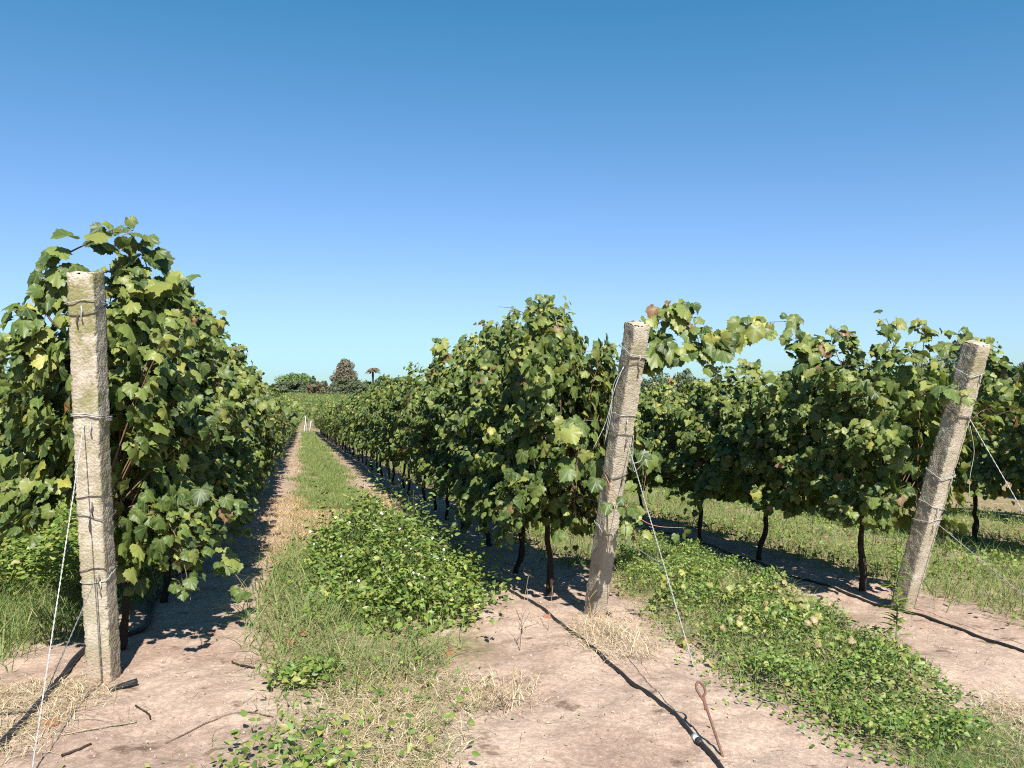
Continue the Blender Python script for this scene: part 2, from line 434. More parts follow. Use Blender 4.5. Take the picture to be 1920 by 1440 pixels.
def canopy(geo, cane, rng, temps, length, hb, ht, nshoot, nleaf, lsize, ninner, wscale=1.0, petiole=.075, sub=None):
    """fills geo with the leaves of one vine in its own frame: x along the row, y across, z up"""
    for k in range(nshoot):
        t0 = rng.uniform(-.5, .5)*length; sg = 1 if k % 2 else -1
        kind = rng.random()
        te = t0+rng.normal(0, .22)
        if kind < .14: he = ht+rng.uniform(-.02, .24); wv = rng.uniform(-.3, .3)
        elif kind < .30: he = rng.uniform(hb-.12, hb+.35); wv = sg*halfwidth(hb+.5, hb, ht)*rng.uniform(.7, 1.05)
        else:
            he = hb+(ht-hb)*rng.beta(1.5, 1.15); wv = sg*halfwidth(he, hb, ht)*rng.uniform(.55, 1.12)
        wv *= wscale
        a = np.array([t0, rng.normal(0, .04), .86]); c = np.array([te, wv, he])
        top = max(he, .95)+rng.uniform(.05, .30)
        b = np.array([(t0+te)/2, wv*.75, min(top, ht+.25)])
        path = bez(a, b, c, 11)
        shoot_leaves(geo, cane if (cane is not None and k % 2 == 0) else None, path, nleaf, rng, lsize,
                     np.array([rng.normal(0, .2), np.sign(wv)*.9, .1]) if kind >= .14 else np.array([0, np.sign(wv)*.4, .5]), temps, ht, .3, petiole)
    n = ninner
    h = rng.uniform(hb+.1, ht-.1, n); wv = halfwidth(h, hb, ht)*rng.uniform(-.7, .7, n)*wscale
    P = np.column_stack([rng.uniform(-.55, .55, n)*length, wv, h])
    out = np.column_stack([rng.normal(-.4, .3, n), np.sign(wv), rng.normal(.4, .3, n)])
    tip = np.column_stack([rng.normal(0, .4, n), np.sign(wv)*.3, -np.ones(n)])
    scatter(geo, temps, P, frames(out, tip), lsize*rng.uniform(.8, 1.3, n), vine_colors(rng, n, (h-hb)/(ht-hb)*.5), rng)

def trunk_mesh(rng, name='trunk', h=.9, arm=.6, n=8):
    g = Geo(); k = 12; z = np.linspace(-.04, h, k)
    lean = rng.normal(0, .05, 2)
    wob = np.cumsum(rng.normal(0, .012, (k, 2)), 0)
    P = np.column_stack([lean[0]*np.sin(z*2.2)+wob[:, 0], lean[1]*np.sin(z*2)+wob[:, 1], z])
    P[:, :2] -= P[0, :2]
    r = (.027-.008*np.linspace(0, 1, k))*rng.uniform(.85, 1.25, k); r[0] *= 1.3; r[rng.integers(3, 8)] *= 1.35
    V, F = tube(P, r, n); g.add(V+rng.normal(0, .0028, V.shape), F, np.array((.060, .046, .036))*rng.uniform(.8, 1.2))
    for sg in (-1, 1):
        e = P[-1]+np.array([sg*arm, rng.normal(0, .04), rng.uniform(.0, .10)])
        V, F = tube(spline([P[-2], P[-1]+np.array([sg*.08, 0, .06]), (P[-1]+e)/2+rng.normal(0, .025, 3), e], 4), np.linspace(.024, .012, 13), 6)
        g.add(V+rng.normal(0, .002, V.shape), F, (.062, .048, .038))
    for q in range(3):
        a = P[-3+q]; V, F = tube(bez(a, a+np.array([rng.normal(0, .08), rng.normal(0, .08), .12]), a+np.array([rng.normal(0, .22), rng.normal(0, .15), .35]), 5), np.linspace(.011, .006, 5), 5)
        g.add(V, F, (.075, .055, .042))
    return g.mesh(name, M_BARK)

def local(pts, loc):
    c, s = math.cos(-ROWANG), math.sin(-ROWANG)
    q = np.asarray(pts, float)-np.asarray(loc)
    return np.column_stack([c*q[:, 0]-s*q[:, 1], s*q[:, 0]+c*q[:, 1], q[:, 2]])

ROWS = {'L': dict(p=-1.12, ds=0.0, s=[5.45, 6.75, 8.05, 9.3], step=1.28, n=58, hb=.48, ht=2.28),
        'M': dict(p=2.17, ds=-.007, s=[6.42, 7.45, 9.05, 10.4, 11.45, 12.8], step=1.32, n=57, hb=.66, ht=2.36),
        'R': dict(p=4.94, ds=0.0, s=[5.96, 7.52, 8.98], step=1.5, n=48, hb=.58, ht=1.80),
        'S': dict(p=8.45, ds=0.0, s=[6.4, 8.1, 9.7], step=1.55, n=30, hb=.62, ht=2.36),
        'Q': dict(p=-4.35, ds=0.0, s=[6.0, 7.3], step=1.35, n=34, hb=.55, ht=2.2)}
WHERE = {'L': 'in the row behind the left concrete post', 'M': 'in the row behind the leaning middle post', 'R': 'in the row behind the leaning right post',
         'S': 'in the row beyond the right post', 'Q': 'in the far left row beyond the weedy alley'}
GROUP = {'L': 'grapevines of the left row', 'M': 'grapevines of the middle row', 'R': 'grapevines of the right row', 'S': 'grapevines of the farther right row', 'Q': 'grapevines of the far left row'}
ORD = ['nearest', 'second', 'third', 'fourth', 'fifth', 'sixth', 'seventh', 'eighth']
NEARDESC = {
 ('L', 0): 'tall leafy grapevine right behind the left concrete post, its shoots arching above the post top',
 ('L', 1): 'low hanging grapevine, second behind the left post, with shoots trailing to the soil',
 ('M', 0): 'dense grapevine right behind the leaning middle post, one long cane arching over the right alley',
 ('M', 1): 'tall crested grapevine with a bent trunk, second behind the middle post',
 ('M', 2): 'thin trunked grapevine third behind the middle post, by the white flowered weeds',
 ('R', 0): 'knobbly trunked grapevine right behind the leaning right post',
 ('R', 1): 'grapevine with a slim dark trunk over green grass, second behind the right post',
 ('S', 0): 'yellowing grapevine at the right edge, beyond the right concrete post'}

POSTS = {'left': dict(b=(-2.37, 4.46), lean=9.75, L=2.36, w=.068, yaw=-12, top=1.0),
         'middle': dict(b=(.64, 6.04), lean=20.0, L=2.40, w=.064, yaw=11, top=.5),
         'right': dict(b=(3.28, 6.47), lean=18.75, L=2.34, w=.069, yaw=8, top=.5)}
for k, d in POSTS.items():
    th = rad(d['lean']); d['base'] = gxy(*d['b'], -.03)
    d['axis'] = -U*math.sin(th)+np.array([0, 0, math.cos(th)])

def cull_geo(g, loc, tests):
    """drop leaves (whole templates) for which a test on the leaf centre holds"""
    c, s = math.cos(ROWANG), math.sin(ROWANG)
    nv, nf, nc, nl = [], [], [], []; off = 0; base = 0; oldF = g.F; g2 = Geo()
    for V, C, L, F in zip(g.V, g.C, g.L, g.F):
        k = len(np.unique(F[0])) and None
        Fl = F-base; base += len(V)
        # template size: leaves are added as blocks of equal length
        tv = g.tv[len(nv)]; m = len(V)//tv; tf = len(Fl)//m
        ctr = V.reshape(m, tv, 3).mean(1)
        wx = np.column_stack([c*ctr[:, 0]-s*ctr[:, 1], s*ctr[:, 0]+c*ctr[:, 1], ctr[:, 2]])+loc
        keep = np.ones(m, bool)
        for t in tests: keep &= ~t(wx)
        nv.append(1)
        q = np.nonzero(keep)[0]
        if not len(q): continue
        kw = Fl.shape[1]
        F0 = Fl.reshape(m, tf, kw)[0]
        Vn = V.reshape(m, tv, 3)[q].reshape(-1, 3); Cn = C.reshape(m, tv, 3)[q].reshape(-1, 3); Ln = L.reshape(m, tv, 2)[q].reshape(-1, 2)
        Fn = (F0[None]+(np.arange(len(q))*tv)[:, None, None]).reshape(-1, kw)
        g2.add(Vn, Fn, Cn, Ln)
    return g2
_oadd = Geo.add
class LeafGeo(Geo):
    def __init__(s): super().__init__(); s.tv = []
    def add(s, V, F, col=(1, 1, 1), luv=None):
        s.tv.append(int(F[:, 0].max()) and len(V)//max(1, len(np.unique(F[:, 0]-F[:, 0] % 1)) // 1) if False else s._tv(V, F)); return super().add(V, F, col, luv)
    def _tv(s, V, F):
        # fan templates: every triangle of a leaf shares its centre vertex; count leaves by that
        for TV, TF in VL0+VL1+VL2:
            if len(V) % len(TV) == 0 and len(F) % len(TF) == 0 and len(V)//len(TV) == len(F)//len(TF): return len(TV)
        raise ValueError

def post_test(d, slack=.15, front=True):
    b, a = d['base'], d['axis']
    def t(w):
        q = w-b; l = q@a; r = q-l[:, None]*a
        near = (np.linalg.norm(r, axis=1) < slack) & (l < d['L']+.03)
        if not front: return near
        sp = r@U; pp = r@PV
        return near | ((l < d['L']+.02) & (sp < .05) & (np.abs(pp+.10*np.sign(b[0])*-np.minimum(sp, 0)) < .24))
    return t

protos = {}
def proto(lod, k, hb, ht, row):
    key = (lod, k, row)
    if key in protos: return protos[key]
    rng = np.random.default_rng(abs(hash((lod, k, row == 'L'))) % 1000+17*k+lod*131+ord(row))
    g = Geo(); cane = Geo()
    if lod == 1: canopy(g, cane, rng, VL1, 1.45, hb, ht, 60, 36, .094, 460)
    elif lod == 2: canopy(g, None, rng, VL1, 1.5, hb, ht, 40, 21, .125, 200, petiole=.10)
    else: canopy(g, None, rng, VL2, 1.6, hb, ht, 30, 13, .19, 90, petiole=.13)
    protos[key] = (g.mesh('foliage', M_LEAF), trunk_mesh(rng), cane.mesh('cane', M_CANE) if lod == 1 else None)
    return protos[key]

def post_proof(name): return POSTS[name]
EXTRA = {}
def extra(row, i, pts, n, size, out, **k): EXTRA.setdefault((row, i), []).append((pts, n, size, out, k))
# long shoots the photograph shows, as paths in the world (metres)
e3 = lambda *q: [pxp(*v) for v in q]
extra('L', 0, e3((150, 640, 4.62), (95, 600, 4.55), (80, 545, 4.55), (112, 487, 4.55), (168, 455, 4.55), (210, 437, 4.6), (250, 432, 4.65)), 20, .125, (0, -.6, .2), lo=.3, r0=.0075, ccol=(.10, .05, .04))
extra('L', 0, e3((250, 640, 4.9), (285, 560, 4.85), (272, 490, 4.8), (245, 440, 4.75), (215, 450, 4.7)), 22, .14, (.1, -.6, .4), lo=.2, r0=.005, ccol=(.24, .10, .06))
extra('L', 0, e3((235, 680, 4.95), (240, 560, 4.9), (230, 490, 4.85)), 22, .14, (.1, -.6, .3), lo=.2)
extra('L', 0, e3((240, 640, 4.95), (300, 545, 4.9), (365, 540, 4.85)), 20, .125, (.1, -.6, .4), lo=.3, ccol=(.24, .11, .06))
extra('L', 0, e3((150, 650, 4.7), (90, 640, 4.6), (45, 600, 4.55), (30, 590, 4.5)), 16, .14, (-.2, -.7, .2), lo=.2, ccol=(.22, .1, .06))
extra('L', 0, e3((150, 560, 4.75), (110, 520, 4.65), (95, 560, 4.6), (70, 640, 4.5)), 16, .14, (-.2, -.7, .2), lo=.2)
extra('L', 0, e3((120, 700, 4.9), (40, 640, 4.75), (-30, 650, 4.7)), 22, .14, (-.3, -.7, .3), lo=.1)
extra('L', 0, e3((130, 800, 4.9), (50, 750, 4.8), (-20, 790, 4.7)), 22, .15, (-.3, -.7, .3), lo=.1)
extra('L', 0, e3((110, 820, 4.9), (60, 840, 4.8), (30, 900, 4.75)), 16, .14, (-.3, -.7, .3), lo=.1)
extra('L', 0, e3((120, 850, 4.9), (100, 880, 4.8), (90, 960, 4.7)), 14, .14, (-.3, -.7, .3), lo=.1)
for q in range(7):
    y0 = 690+q*48
    extra('L', 0, e3((235, y0+60, 5.1), (290, y0, 5.05), (330, y0+70, 4.95)), 16, .135, (.5, -.7, .3), lo=.1)
extra('L', 0, e3((240, 950, 5.0), (330, 930, 5.0), (400, 935, 5.0), (450, 965, 5.05)), 20, .125, (.4, -.7, .3), lo=.2, ccol=(.2, .12, .06))
extra('L', 0, e3((235, 960, 5.0), (300, 985, 4.95), (330, 1060, 4.95)), 16, .13, (.4, -.7, .2), lo=.2)
extra('L', 0, e3((230, 1000, 5.0), (255, 1030, 4.9), (250, 1110, 4.85)), 9, .13, (.3, -.7, .2), lo=.2)
extra('L', 1, e3((300, 980, 5.6), (390, 1000, 5.4), (430, 1060, 5.3), (465, 1110, 5.25)), 24, .105, (.4, -.7, .2), lo=.15, petiole=.05, ccol=(.2, .12, .06))
extra('L', 1, e3((270, 960, 5.8), (330, 1000, 5.6), (370, 1080, 5.5)), 22, .11, (.4, -.7, .2), lo=.1)
extra('L', 1, e3((240, 980, 5.6), (270, 1020, 5.4), (290, 1090, 5.3)), 18, .11, (.3, -.7, .2), lo=.1)
extra('L', 3, e3((430, 760, 9.0), (480, 755, 8.4), (520, 775, 8.1), (560, 770, 8.0)), 14, .125, (.4, -.7, .2), lo=.15)
# middle row
extra('M', 0, e3((1200, 680, 6.0), (1290, 655, 5.95), (1360, 635, 5.95), (1420, 607, 6.0), (1500, 602, 6.1)), 46, .135, (.0, -.75, .3), lo=.02, petiole=.06, r0=.006, ccol=(.24, .12, .07))
extra('M', 0, e3((1190, 650, 6.1), (1230, 610, 6.05), (1290, 585, 6.0), (1310, 640, 5.95), (1330, 700, 5.95)), 26, .135, (.1, -.75, .3), lo=.05, ccol=(.24, .12, .07))
extra('M', 0, e3((1190, 690, 6.0), (1240, 650, 5.9), (1290, 680, 5.85)), 22, .14, (.1, -.75, .3), lo=.05)
extra('M', 0, e3((1195, 660, 6.1), (1230, 600, 6.0), (1265, 580, 6.0)), 16, .12, (.1, -.75, .5), lo=.15)
extra('M', 0, e3((1330, 660, 5.95), (1345, 640, 5.9), (1355, 690, 5.85)), 10, .15, (.1, -.8, .2), lo=.1)
extra('M', 0, e3((1130, 880, 5.65), (1150, 920, 5.5), (1185, 960, 5.4), (1225, 985, 5.35), (1285, 990, 5.4)), 11, .105, (.1, -.75, .3), lo=.1, ccol=(.3, .13, .08))
extra('M', 0, e3((1150, 930, 5.5), (1185, 985, 5.4), (1200, 1040, 5.4)), 6, .10, (.1, -.75, .2), lo=.2, ccol=(.3, .13, .08))
extra('M', 0, e3((1190, 880, 5.9), (1215, 850, 5.8), (1205, 930, 5.7)), 12, .12, (.2, -.75, .2), lo=.1)
extra('M', 0, e3((1100, 840, 5.9), (1080, 790, 5.8), (1070, 830, 5.7)), 8, .15, (-.2, -.8, .2), lo=.1)
extra('M', 0, e3((1110, 880, 5.9), (1085, 850, 5.8), (1080, 920, 5.7)), 10, .14, (-.2, -.8, .2), lo=.1)
extra('M', 1, e3((1010, 680, 7.0), (1010, 600, 6.9), (1030, 560, 6.85)), 24, .125, (-.1, -.7, .4), lo=.1)
extra('M', 1, e3((1040, 680, 7.0), (1045, 600, 6.9), (1000, 565, 6.85)), 20, .12, (-.1, -.7, .4), lo=.1, ccol=(.22, .1, .06))
extra('M', 1, e3((990, 590, 6.9), (960, 578, 6.9), (934, 575, 6.9)), 1, .05, (0, -.7, .4), lo=.0, r0=.004, ccol=(.10, .07, .06))
extra('M', 2, e3((850, 700, 9.2), (835, 650, 9.1), (822, 648, 9.1)), 14, .13, (-.2, -.7, .4), lo=.2)
for q_, (a_, b_) in enumerate([(1085, 880), (1060, 870), (1035, 900), (1075, 930), (1010, 880)]):
    extra('M', 0 if q_ < 2 else 1, e3((a_, b_, 6.3+.2*q_), (a_-12, b_-10, 6.15+.2*q_), (a_-4, b_+105, 6.05+.2*q_)), 15, .10, (-.3, -.7, .2), lo=.15)
# right row
extra('R', 0, e3((1660, 660, 6.9), (1668, 620, 6.85), (1662, 597, 6.8)), 11, .11, (0, -.8, .3), lo=.25, ccol=(.24, .1, .06))
extra('R', 0, e3((1770, 680, 6.7), (1795, 640, 6.6), (1798, 620, 6.6)), 12, .12, (0, -.8, .3), lo=.2)
extra('R', 0, e3((1690, 765, 6.3), (1745, 735, 5.80), (1790, 732, 5.66), (1835, 755, 5.7)), 17, .10, (0, -.8, .3), lo=.3)
extra('R', 0, e3((1540, 700, 7.0), (1500, 660, 6.9), (1490, 620, 6.9)), 22, .125, (-.2, -.8, .3), lo=.1)
extra('R', 0, e3((1580, 690, 7.0), (1560, 640, 6.9), (1565, 612, 6.9)), 14, .12, (-.1, -.8, .3), lo=.2, ccol=(.24, .1, .06))
extra('R', 1, e3((1450, 740, 8.6), (1410, 690, 8.5), (1382, 685, 8.5)), 20, .11, (-.1, -.8, .4), lo=.2)

def build_rows():
    seed = 100
    for row, R in ROWS.items():
        slist = list(R['s'])
        while len(slist) < R['n']: slist.append(slist[-1]+R['step']*(1+.06*math.sin(len(slist)*2.7)))
        for i, s in enumerate(slist):
            seed += 1; rng = np.random.default_rng(seed)
            p = R['p']+R['ds']*s+rng.normal(0, .04)
            x, y = ps(p, s); loc = gxy(x, y)
            dist = math.hypot(x, y)
            root = empty('grapevine', loc, ROWANG)
            desc = NEARDESC.get((row, i))
            if desc is None:
                if i < 8: desc = f'leafy trellised grapevine, {ORD[i]} {WHERE[row]}'
                elif s < 30: desc = f'leafy grapevine well back {WHERE[row]}'
                else: desc = f'small distant grapevine at the far end {WHERE[row][3:]}'.replace('end the row','end of the row').replace('end the far','end of the far')
            tag(root, desc, 'grapevine', GROUP[row])
            near = (row in 'LMR' and i < (4 if row != 'M' else 4)) or (row == 'S' and i < 1)
            if near:
                g = LeafGeo(); cane = Geo()
                ht = R['ht']+rng.uniform(-.06, .06)+(.30 if (row, i) == ('R', 0) else 0)
                ln = 1.35 if row != 'R' else 1.65
                if (row, i) == ('L', 0): ln = 1.1
                if (row, i) == ('M', 0): ln = 1.15
                canopy(g, cane, rng, VL0, ln, R['hb']-(.12 if row == 'M' and i < 2 else 0), ht, 80 if row != 'R' else 84, 37, .095, 640)
                for pts, n, size, out, k in EXTRA.get((row, i), []):
                    pl = local(spline(pts, 5), loc); o = local([np.asarray(out, float)+loc], loc)[0]
                    shoot_leaves(g, cane, pl, n, rng, size, o, VL0, ht, **k)
                tests = []
                if row == 'L':
                    tests.append(post_test(POSTS['left']))
                    tests.append(lambda w: (w[:, 0]*PV[0]+w[:, 1]*PV[1] < -1.22) & (w[:, 2] < .78+.16*np.sin(7*w[:, 1])))
                if row == 'M':
                    f = post_test(POSTS['middle'])
                    tests.append(lambda w, f=f: f(w) & ~((w[:, 2] > .42) & (w[:, 2] < .95) & (w[:, 1] < 5.75)))
                if row == 'R':
                    f = post_test(POSTS['right'])
                    tests.append(lambda w, f=f: f(w) & ~((w[:, 2] > 1.3) & (w[:, 2] < 1.52) & (w[:, 1] < 6.0)))
                tests.append(lambda w: w[:, 2] < ground(w[:, 0], w[:, 1])+.06)
                g = cull_geo(g, loc, tests)
                link('foliage', g.mesh('foliage', M_LEAF), root)
                link('cane', cane.mesh('cane', M_CANE), root)
                link('trunk', trunk_mesh(rng, n=10), root)
            else:
                lod = 1 if dist < 20 else (2 if dist < 40 else 3)
                fm, tm, cm = proto(lod, int(rng.integers(0, 4)), R['hb'], R['ht']-(.17 if row in 'LM' else 0), row if lod == 1 else ('L' if row in 'LQ' else 'M'))
                flip = rng.random() < .5
                f = link('foliage', fm, root); t = link('trunk', tm, root)
                sc = rng.uniform(.94, 1.06)
                for o in (f, t) + ((link('cane', cm, root),) if cm else ()):
                    o.rotation_euler = (0, 0, math.pi if flip else 0); o.scale = (sc, sc*rng.uniform(.84, .96) if o is f else sc, sc)
build_rows()

# ------------------------------------------------------------------ concrete end posts
def box_shaft(w, L, rng, rough=.0028):
    """square shaft with chipped, displaced faces; local z up"""
    nw = 13; nz = int(L/.014); t = np.linspace(-1, 1, nw)
    ring = np.concatenate([np.column_stack([t[:-1], -np.ones(nw-1)]), np.column_stack([np.ones(nw-1), t[:-1]]),
                           np.column_stack([-t[:-1], np.ones(nw-1)]), np.column_stack([-np.ones(nw-1), -t[:-1]])])
    c = np.abs(ring).min(1) > .93
    ring = ring*w
    nr = len(ring); z = np.linspace(0, L, nz)
    V = np.zeros((nz, nr, 3)); V[:, :, :2] = ring[None]; V[:, :, 2] = z[:, None]
    nrm = norm(ring)
    corner = np.abs(np.abs(ring[:, 0])-np.abs(ring[:, 1])) < w*.12
    d = rng.normal(0, rough*.42, (nz, nr)); sm = rng.normal(0, 1, (nz, nr))
    for _ in range(3): sm = (sm+np.roll(sm, 1, 0)+np.roll(sm, -1, 0)+np.roll(sm, 1, 1)+np.roll(sm, -1, 1))/5
    d += sm*rough*1.2
    d -= corner[None]*np.abs(rng.normal(.002, .006, (nz, nr)))*(np.roll(sm, 3, 0) > -.05)
    V[:, :, :2] += nrm[None]*d[:, :, None]
    V[:, :, 0] += .004*np.sin(z*3.1+1)[:, None]
    V[-1, :, 2] += rng.normal(0, .004, nr); V[-1, :, :2] *= .95
    Vf = V.reshape(-1, 3)
    i = np.arange(nz-1)[:, None]*nr; j = np.arange(nr)[None]; k = (j+1) % nr
    Q = np.stack([i+j, i+k, i+nr+k, i+nr+j], -1).reshape(-1, 4)
    # top
    tz = []; m = 9; tt = np.linspace(-.93, .93, m)*w
    X, Y = np.meshgrid(tt, tt); T = np.column_stack([X.ravel(), Y.ravel(), L+rng.normal(.001, .004, m*m)])
    b = len(Vf); ii = np.arange(m-1)[:, None]*m; jj = np.arange(m-1)[None]
    TQ = np.stack([ii+jj, ii+jj+1, ii+m+jj+1, ii+m+jj], -1).reshape(-1, 4)+b
    return np.concatenate([Vf, T]), [Q, TQ]

def loop_path(w, z, rng, tilt=.03, turns=1.0, slack=.008):
    n = int(40*turns); a = np.linspace(0, 2*np.pi*turns, n)
    q = np.column_stack([np.cos(a), np.sin(a)]); q /= np.abs(q).max(1)[:, None]**.92
    r = w+.006+slack*rng.random()*np.abs(np.sin(a*2))
    return np.column_stack([q[:, 0]*r, q[:, 1]*r, z+tilt*np.sin(a+rng.uniform(0, 6))+rng.normal(0, .003)+.01*a/6.3])

WIRECOL = (.36, .36, .35); OLDWIRE = (.10, .085, .07)
TIES = {'left': [(2.16, 1.6, OLDWIRE), (2.19, 1.0, WIRECOL), (1.57, 2.4, WIRECOL), (1.12, 1.0, OLDWIRE), (1.03, 1.0, OLDWIRE), (.70, 1.6, OLDWIRE), (.66, 1.0, WIRECOL)],
        'middle': [(2.20, 2.0, WIRECOL), (2.11, 1.5, OLDWIRE), (1.72, 1.5, WIRECOL), (1.58, 1.5, OLDWIRE), (1.28, 1.4, OLDWIRE), (.80, 1.5, WIRECOL)],
        'right': [(2.12, 1.6, WIRECOL), (1.78, 2.0, OLDWIRE), (1.27, 2.2, WIRECOL), (1.0, 1.3, WIRECOL), (.86, 1.3, WIRECOL)]}
PLABEL = {'left': 'weathered concrete end post, nearly upright and lichen stained, at the left row',
          'middle': 'leaning concrete end post with exposed pebble aggregate, between the two right alleys',
          'right': 'leaning concrete end post at the right row, shadowed on its left side'}
def mat_cols(x, y, z, loc):
    return Matrix(((x[0], y[0], z[0], loc[0]), (x[1], y[1], z[1], loc[1]), (x[2], y[2], z[2], loc[2]), (0, 0, 0, 1)))
for n_, (nm, d) in enumerate(POSTS.items()):
    rng = np.random.default_rng(40+n_)
    o = bpy.data.objects.new('concrete_post', None); COL.objects.link(o); o.empty_display_size = .1
    z = d['axis']; yaw = rad(d['yaw']); x0 = PV*math.cos(yaw)+U*math.sin(yaw)
    x0 = norm(x0-(x0@z)*z); y0 = np.cross(z, x0)
    b = d['base']-z*.06
    d['fx'], d['fy'], d['b3'] = x0, y0, b
    o.matrix_world = mat_cols(x0, y0, z, b)
    tag(o, PLABEL[nm], 'post', 'concrete end posts')
    V, F = box_shaft(d['w'], d['L']+.06, rng)
    h = V[:, 2]/d['L']
    c = d['top']*np.clip((h-.45)/.5, 0, 1)*.7+.45*d['top']
    g = Geo(); g.add(V, F, np.repeat(c[:, None], 3, 1)); sh = g.obj('shaft', M_CONC, o)
    for (hz, turns, cc) in TIES[nm]:
        g = Geo(); P = loop_path(d['w'], hz+.06, rng, .026, turns); V, F = tube(P, .0027, 5); g.add(V, F, cc)
        kx = rng.uniform(-.3, .6)*d['w']
        kn = np.array([[kx, -d['w']-.008, hz+.06], [kx+.006, -d['w']-.014, hz+.035], [kx-.002, -d['w']-.010, hz+.012], [kx+.004, -d['w']-.012, hz-.02]])
        V, F = tube(kn, .0042, 5); g.add(V, F, cc)
        g.obj('wire_tie', M_WIRE, o)

def post_point(nm, L, dx=0.0, dy=-1.0):
    d = POSTS[nm]; return d['b3']+d['axis']*(L+.06)+d['fx']*dx*d['w']+d['fy']*dy*(d['w']+.008)

def twisted(a, b, r=.0022, off=.003, pitch=.09, sag=.0):
    a = np.asarray(a); b = np.asarray(b); L = np.linalg.norm(b-a); n = max(12, int(L/pitch*8)); t = np.linspace(0, 1, n)[:, None]
    P = a+(b-a)*t; P[:, 2] -= sag*np.sin(np.pi*t[:, 0])
    T = norm(b-a); A = norm(np.cross(T, [0.3, .2, 1])); B = np.cross(T, A); ph = t*L/pitch*2*np.pi
    g = []
    for k in (0, np.pi): g.append(tube(P+off*(np.cos(ph+k)*A+np.sin(ph+k)*B), r, 5))
    return g
def wire_obj(name, segs, label, cat, group=None, col=WIRECOL):
    g = Geo()
    for V, F in segs: g.add(V, F, col)
    o = g.obj(name, M_WIRE); tag(o, label, cat, group); return o

STAKE_BASE = gxy(.95, 3.47); EYE = np.array([.905, 3.725, .052])
ANCL = gxy(-2.04, 3.26); ANCR = gxy(3.75, 4.75)
wire_obj('guy_wire', twisted(post_point('left', 1.55, -.1), ANCL, .0018, .002, .06), 'pale twisted guy wire running down the front of the left post', 'guy wire', 'guy wires')
jl = post_point('left', 1.55, -.1); jl = jl+(ANCL-jl)*.83
wire_obj('guy_wire', twisted(post_point('left', .68, .3), jl, .0018, .002), 'short grey wire from low on the left post to the long guy wire', 'guy wire', 'guy wires', (.2, .2, .2))
wire_obj('guy_wire', twisted(post_point('middle', 1.5, .6), EYE, .0018, .002, .06), 'twisted guy wire from the middle post to the rusty stake', 'guy wire', 'guy wires')
jm = post_point('middle', 1.5, .6); jm = jm+(EYE-jm)*.60
wire_obj('guy_wire', twisted(post_point('middle', .8, .4), jm, .0018, .002), 'thin lower wire from the middle post joining its guy wire', 'guy wire', 'guy wires', (.3, .3, .3))
wire_obj('guy_wire', twisted(post_point('right', 1.76, .7), ANCR, .0018, .002), 'upper guy wire slanting from the right post to the right edge', 'guy wire', 'guy wires')
wire_obj('guy_wire', twisted(post_point('right', .85, .6), ANCR+np.array([.0, .0, .02]), .0016, .002), 'lower thin wire slanting from the right post to the right edge', 'guy wire', 'guy wires')
# loose wire ends hanging at the middle post
for q, (pts, lab) in enumerate([
    ([post_point('middle', 2.1, -1.1, -.2), post_point('middle', 1.95, -1.5, -.4), post_point('middle', 1.75, -1.9, -.6), post_point('middle', 1.55, -2.1, -.7)], 'bunch of loose wire ends hanging left of the middle post'),
    ([post_point('middle', 1.6, .9), post_point('middle', 1.45, 1.2), post_point('middle', 1.33, 1.35), post_point('middle', 1.34, 1.9), post_point('middle', 1.42, 2.3)], 'curled loose wire end right of the middle post')]):
    g = Geo()
    for k in range(3 if q == 0 else 2):
        rng = np.random.default_rng(k+q*7); P = spline(np.array(pts)+rng.normal(0, .012, (len(pts), 3))+np.linspace(0, 1, len(pts))[:, None]*rng.normal(0, .04, 3), 6)
        V, F = tube(P, .0022, 5); g.add(V, F, (.42, .42, .41))
    tag(g.obj('loose_wire', M_WIRE), lab, 'wire')
g = Geo()
P = spline([post_point('right', 1.7, 1.1), post_point('right', 1.5, 2.0, -1.6), post_point('right', 1.3, 1.9, -2.), post_point('right', 1.1, 2.3, -2.4)], 8)
V, F = tube(P, .0022, 5); g.add(V, F, (.42, .42, .41)); tag(g.obj('loose_wire', M_WIRE), 'loose wire end dangling right of the right post', 'wire')
# trellis wires along the three near rows
for row, nm in (('L', 'left'), ('M', 'middle'), ('R', 'right')):
    R = ROWS[row]
    for hz, word in ((.92, 'lowest'), (1.55, 'middle'), (2.1, 'top')):
        a = post_point(nm, hz/POSTS[nm]['axis'][2], 0, 1)
        pts = [a]
        for s in np.arange(8, 79, 4.0):
            q = ps(R['p']+R['ds']*s, s); pts.append(gxy(q[0], q[1], hz))
        V, F = tube(np.array(pts), .0018, 4); g = Geo(); g.add(V, F, (.25, .25, .24))
        tag(g.obj('trellis_wire', M_WIRE), f'{word} trellis wire running into the leaves behind the {nm} concrete post', 'trellis wire', 'trellis wires')

# rusty anchor stake with an eye
g = Geo()
ax = norm(EYE-STAKE_BASE); sidev = norm(np.cross(ax, [0.2, -1, .4]))
e0 = EYE-ax*.085
lp = [STAKE_BASE-ax*.06, STAKE_BASE+ax*.1, e0, e0+ax*.03+sidev*.016, e0+ax*.065+sidev*.020, e0+ax*.088, e0+ax*.065-sidev*.020, e0+ax*.03-sidev*.016, e0-ax*.01-sidev*.004, e0-ax*.05-sidev*.009]
V, F = tube(spline(lp, 7), .0062, 8); g.add(V, F, (.155, .072, .046))
tag(g.obj('anchor_stake', M_RUST), 'rusty iron stake with a looped eye holding the middle guy wire', 'stake')
g = Geo()
V, F = tube(spline([ANCL+np.array([0, -.05, -.06]), ANCL+np.array([0, 0, .03])], 4), .008, 8); g.add(V, F, (.13, .07, .05))

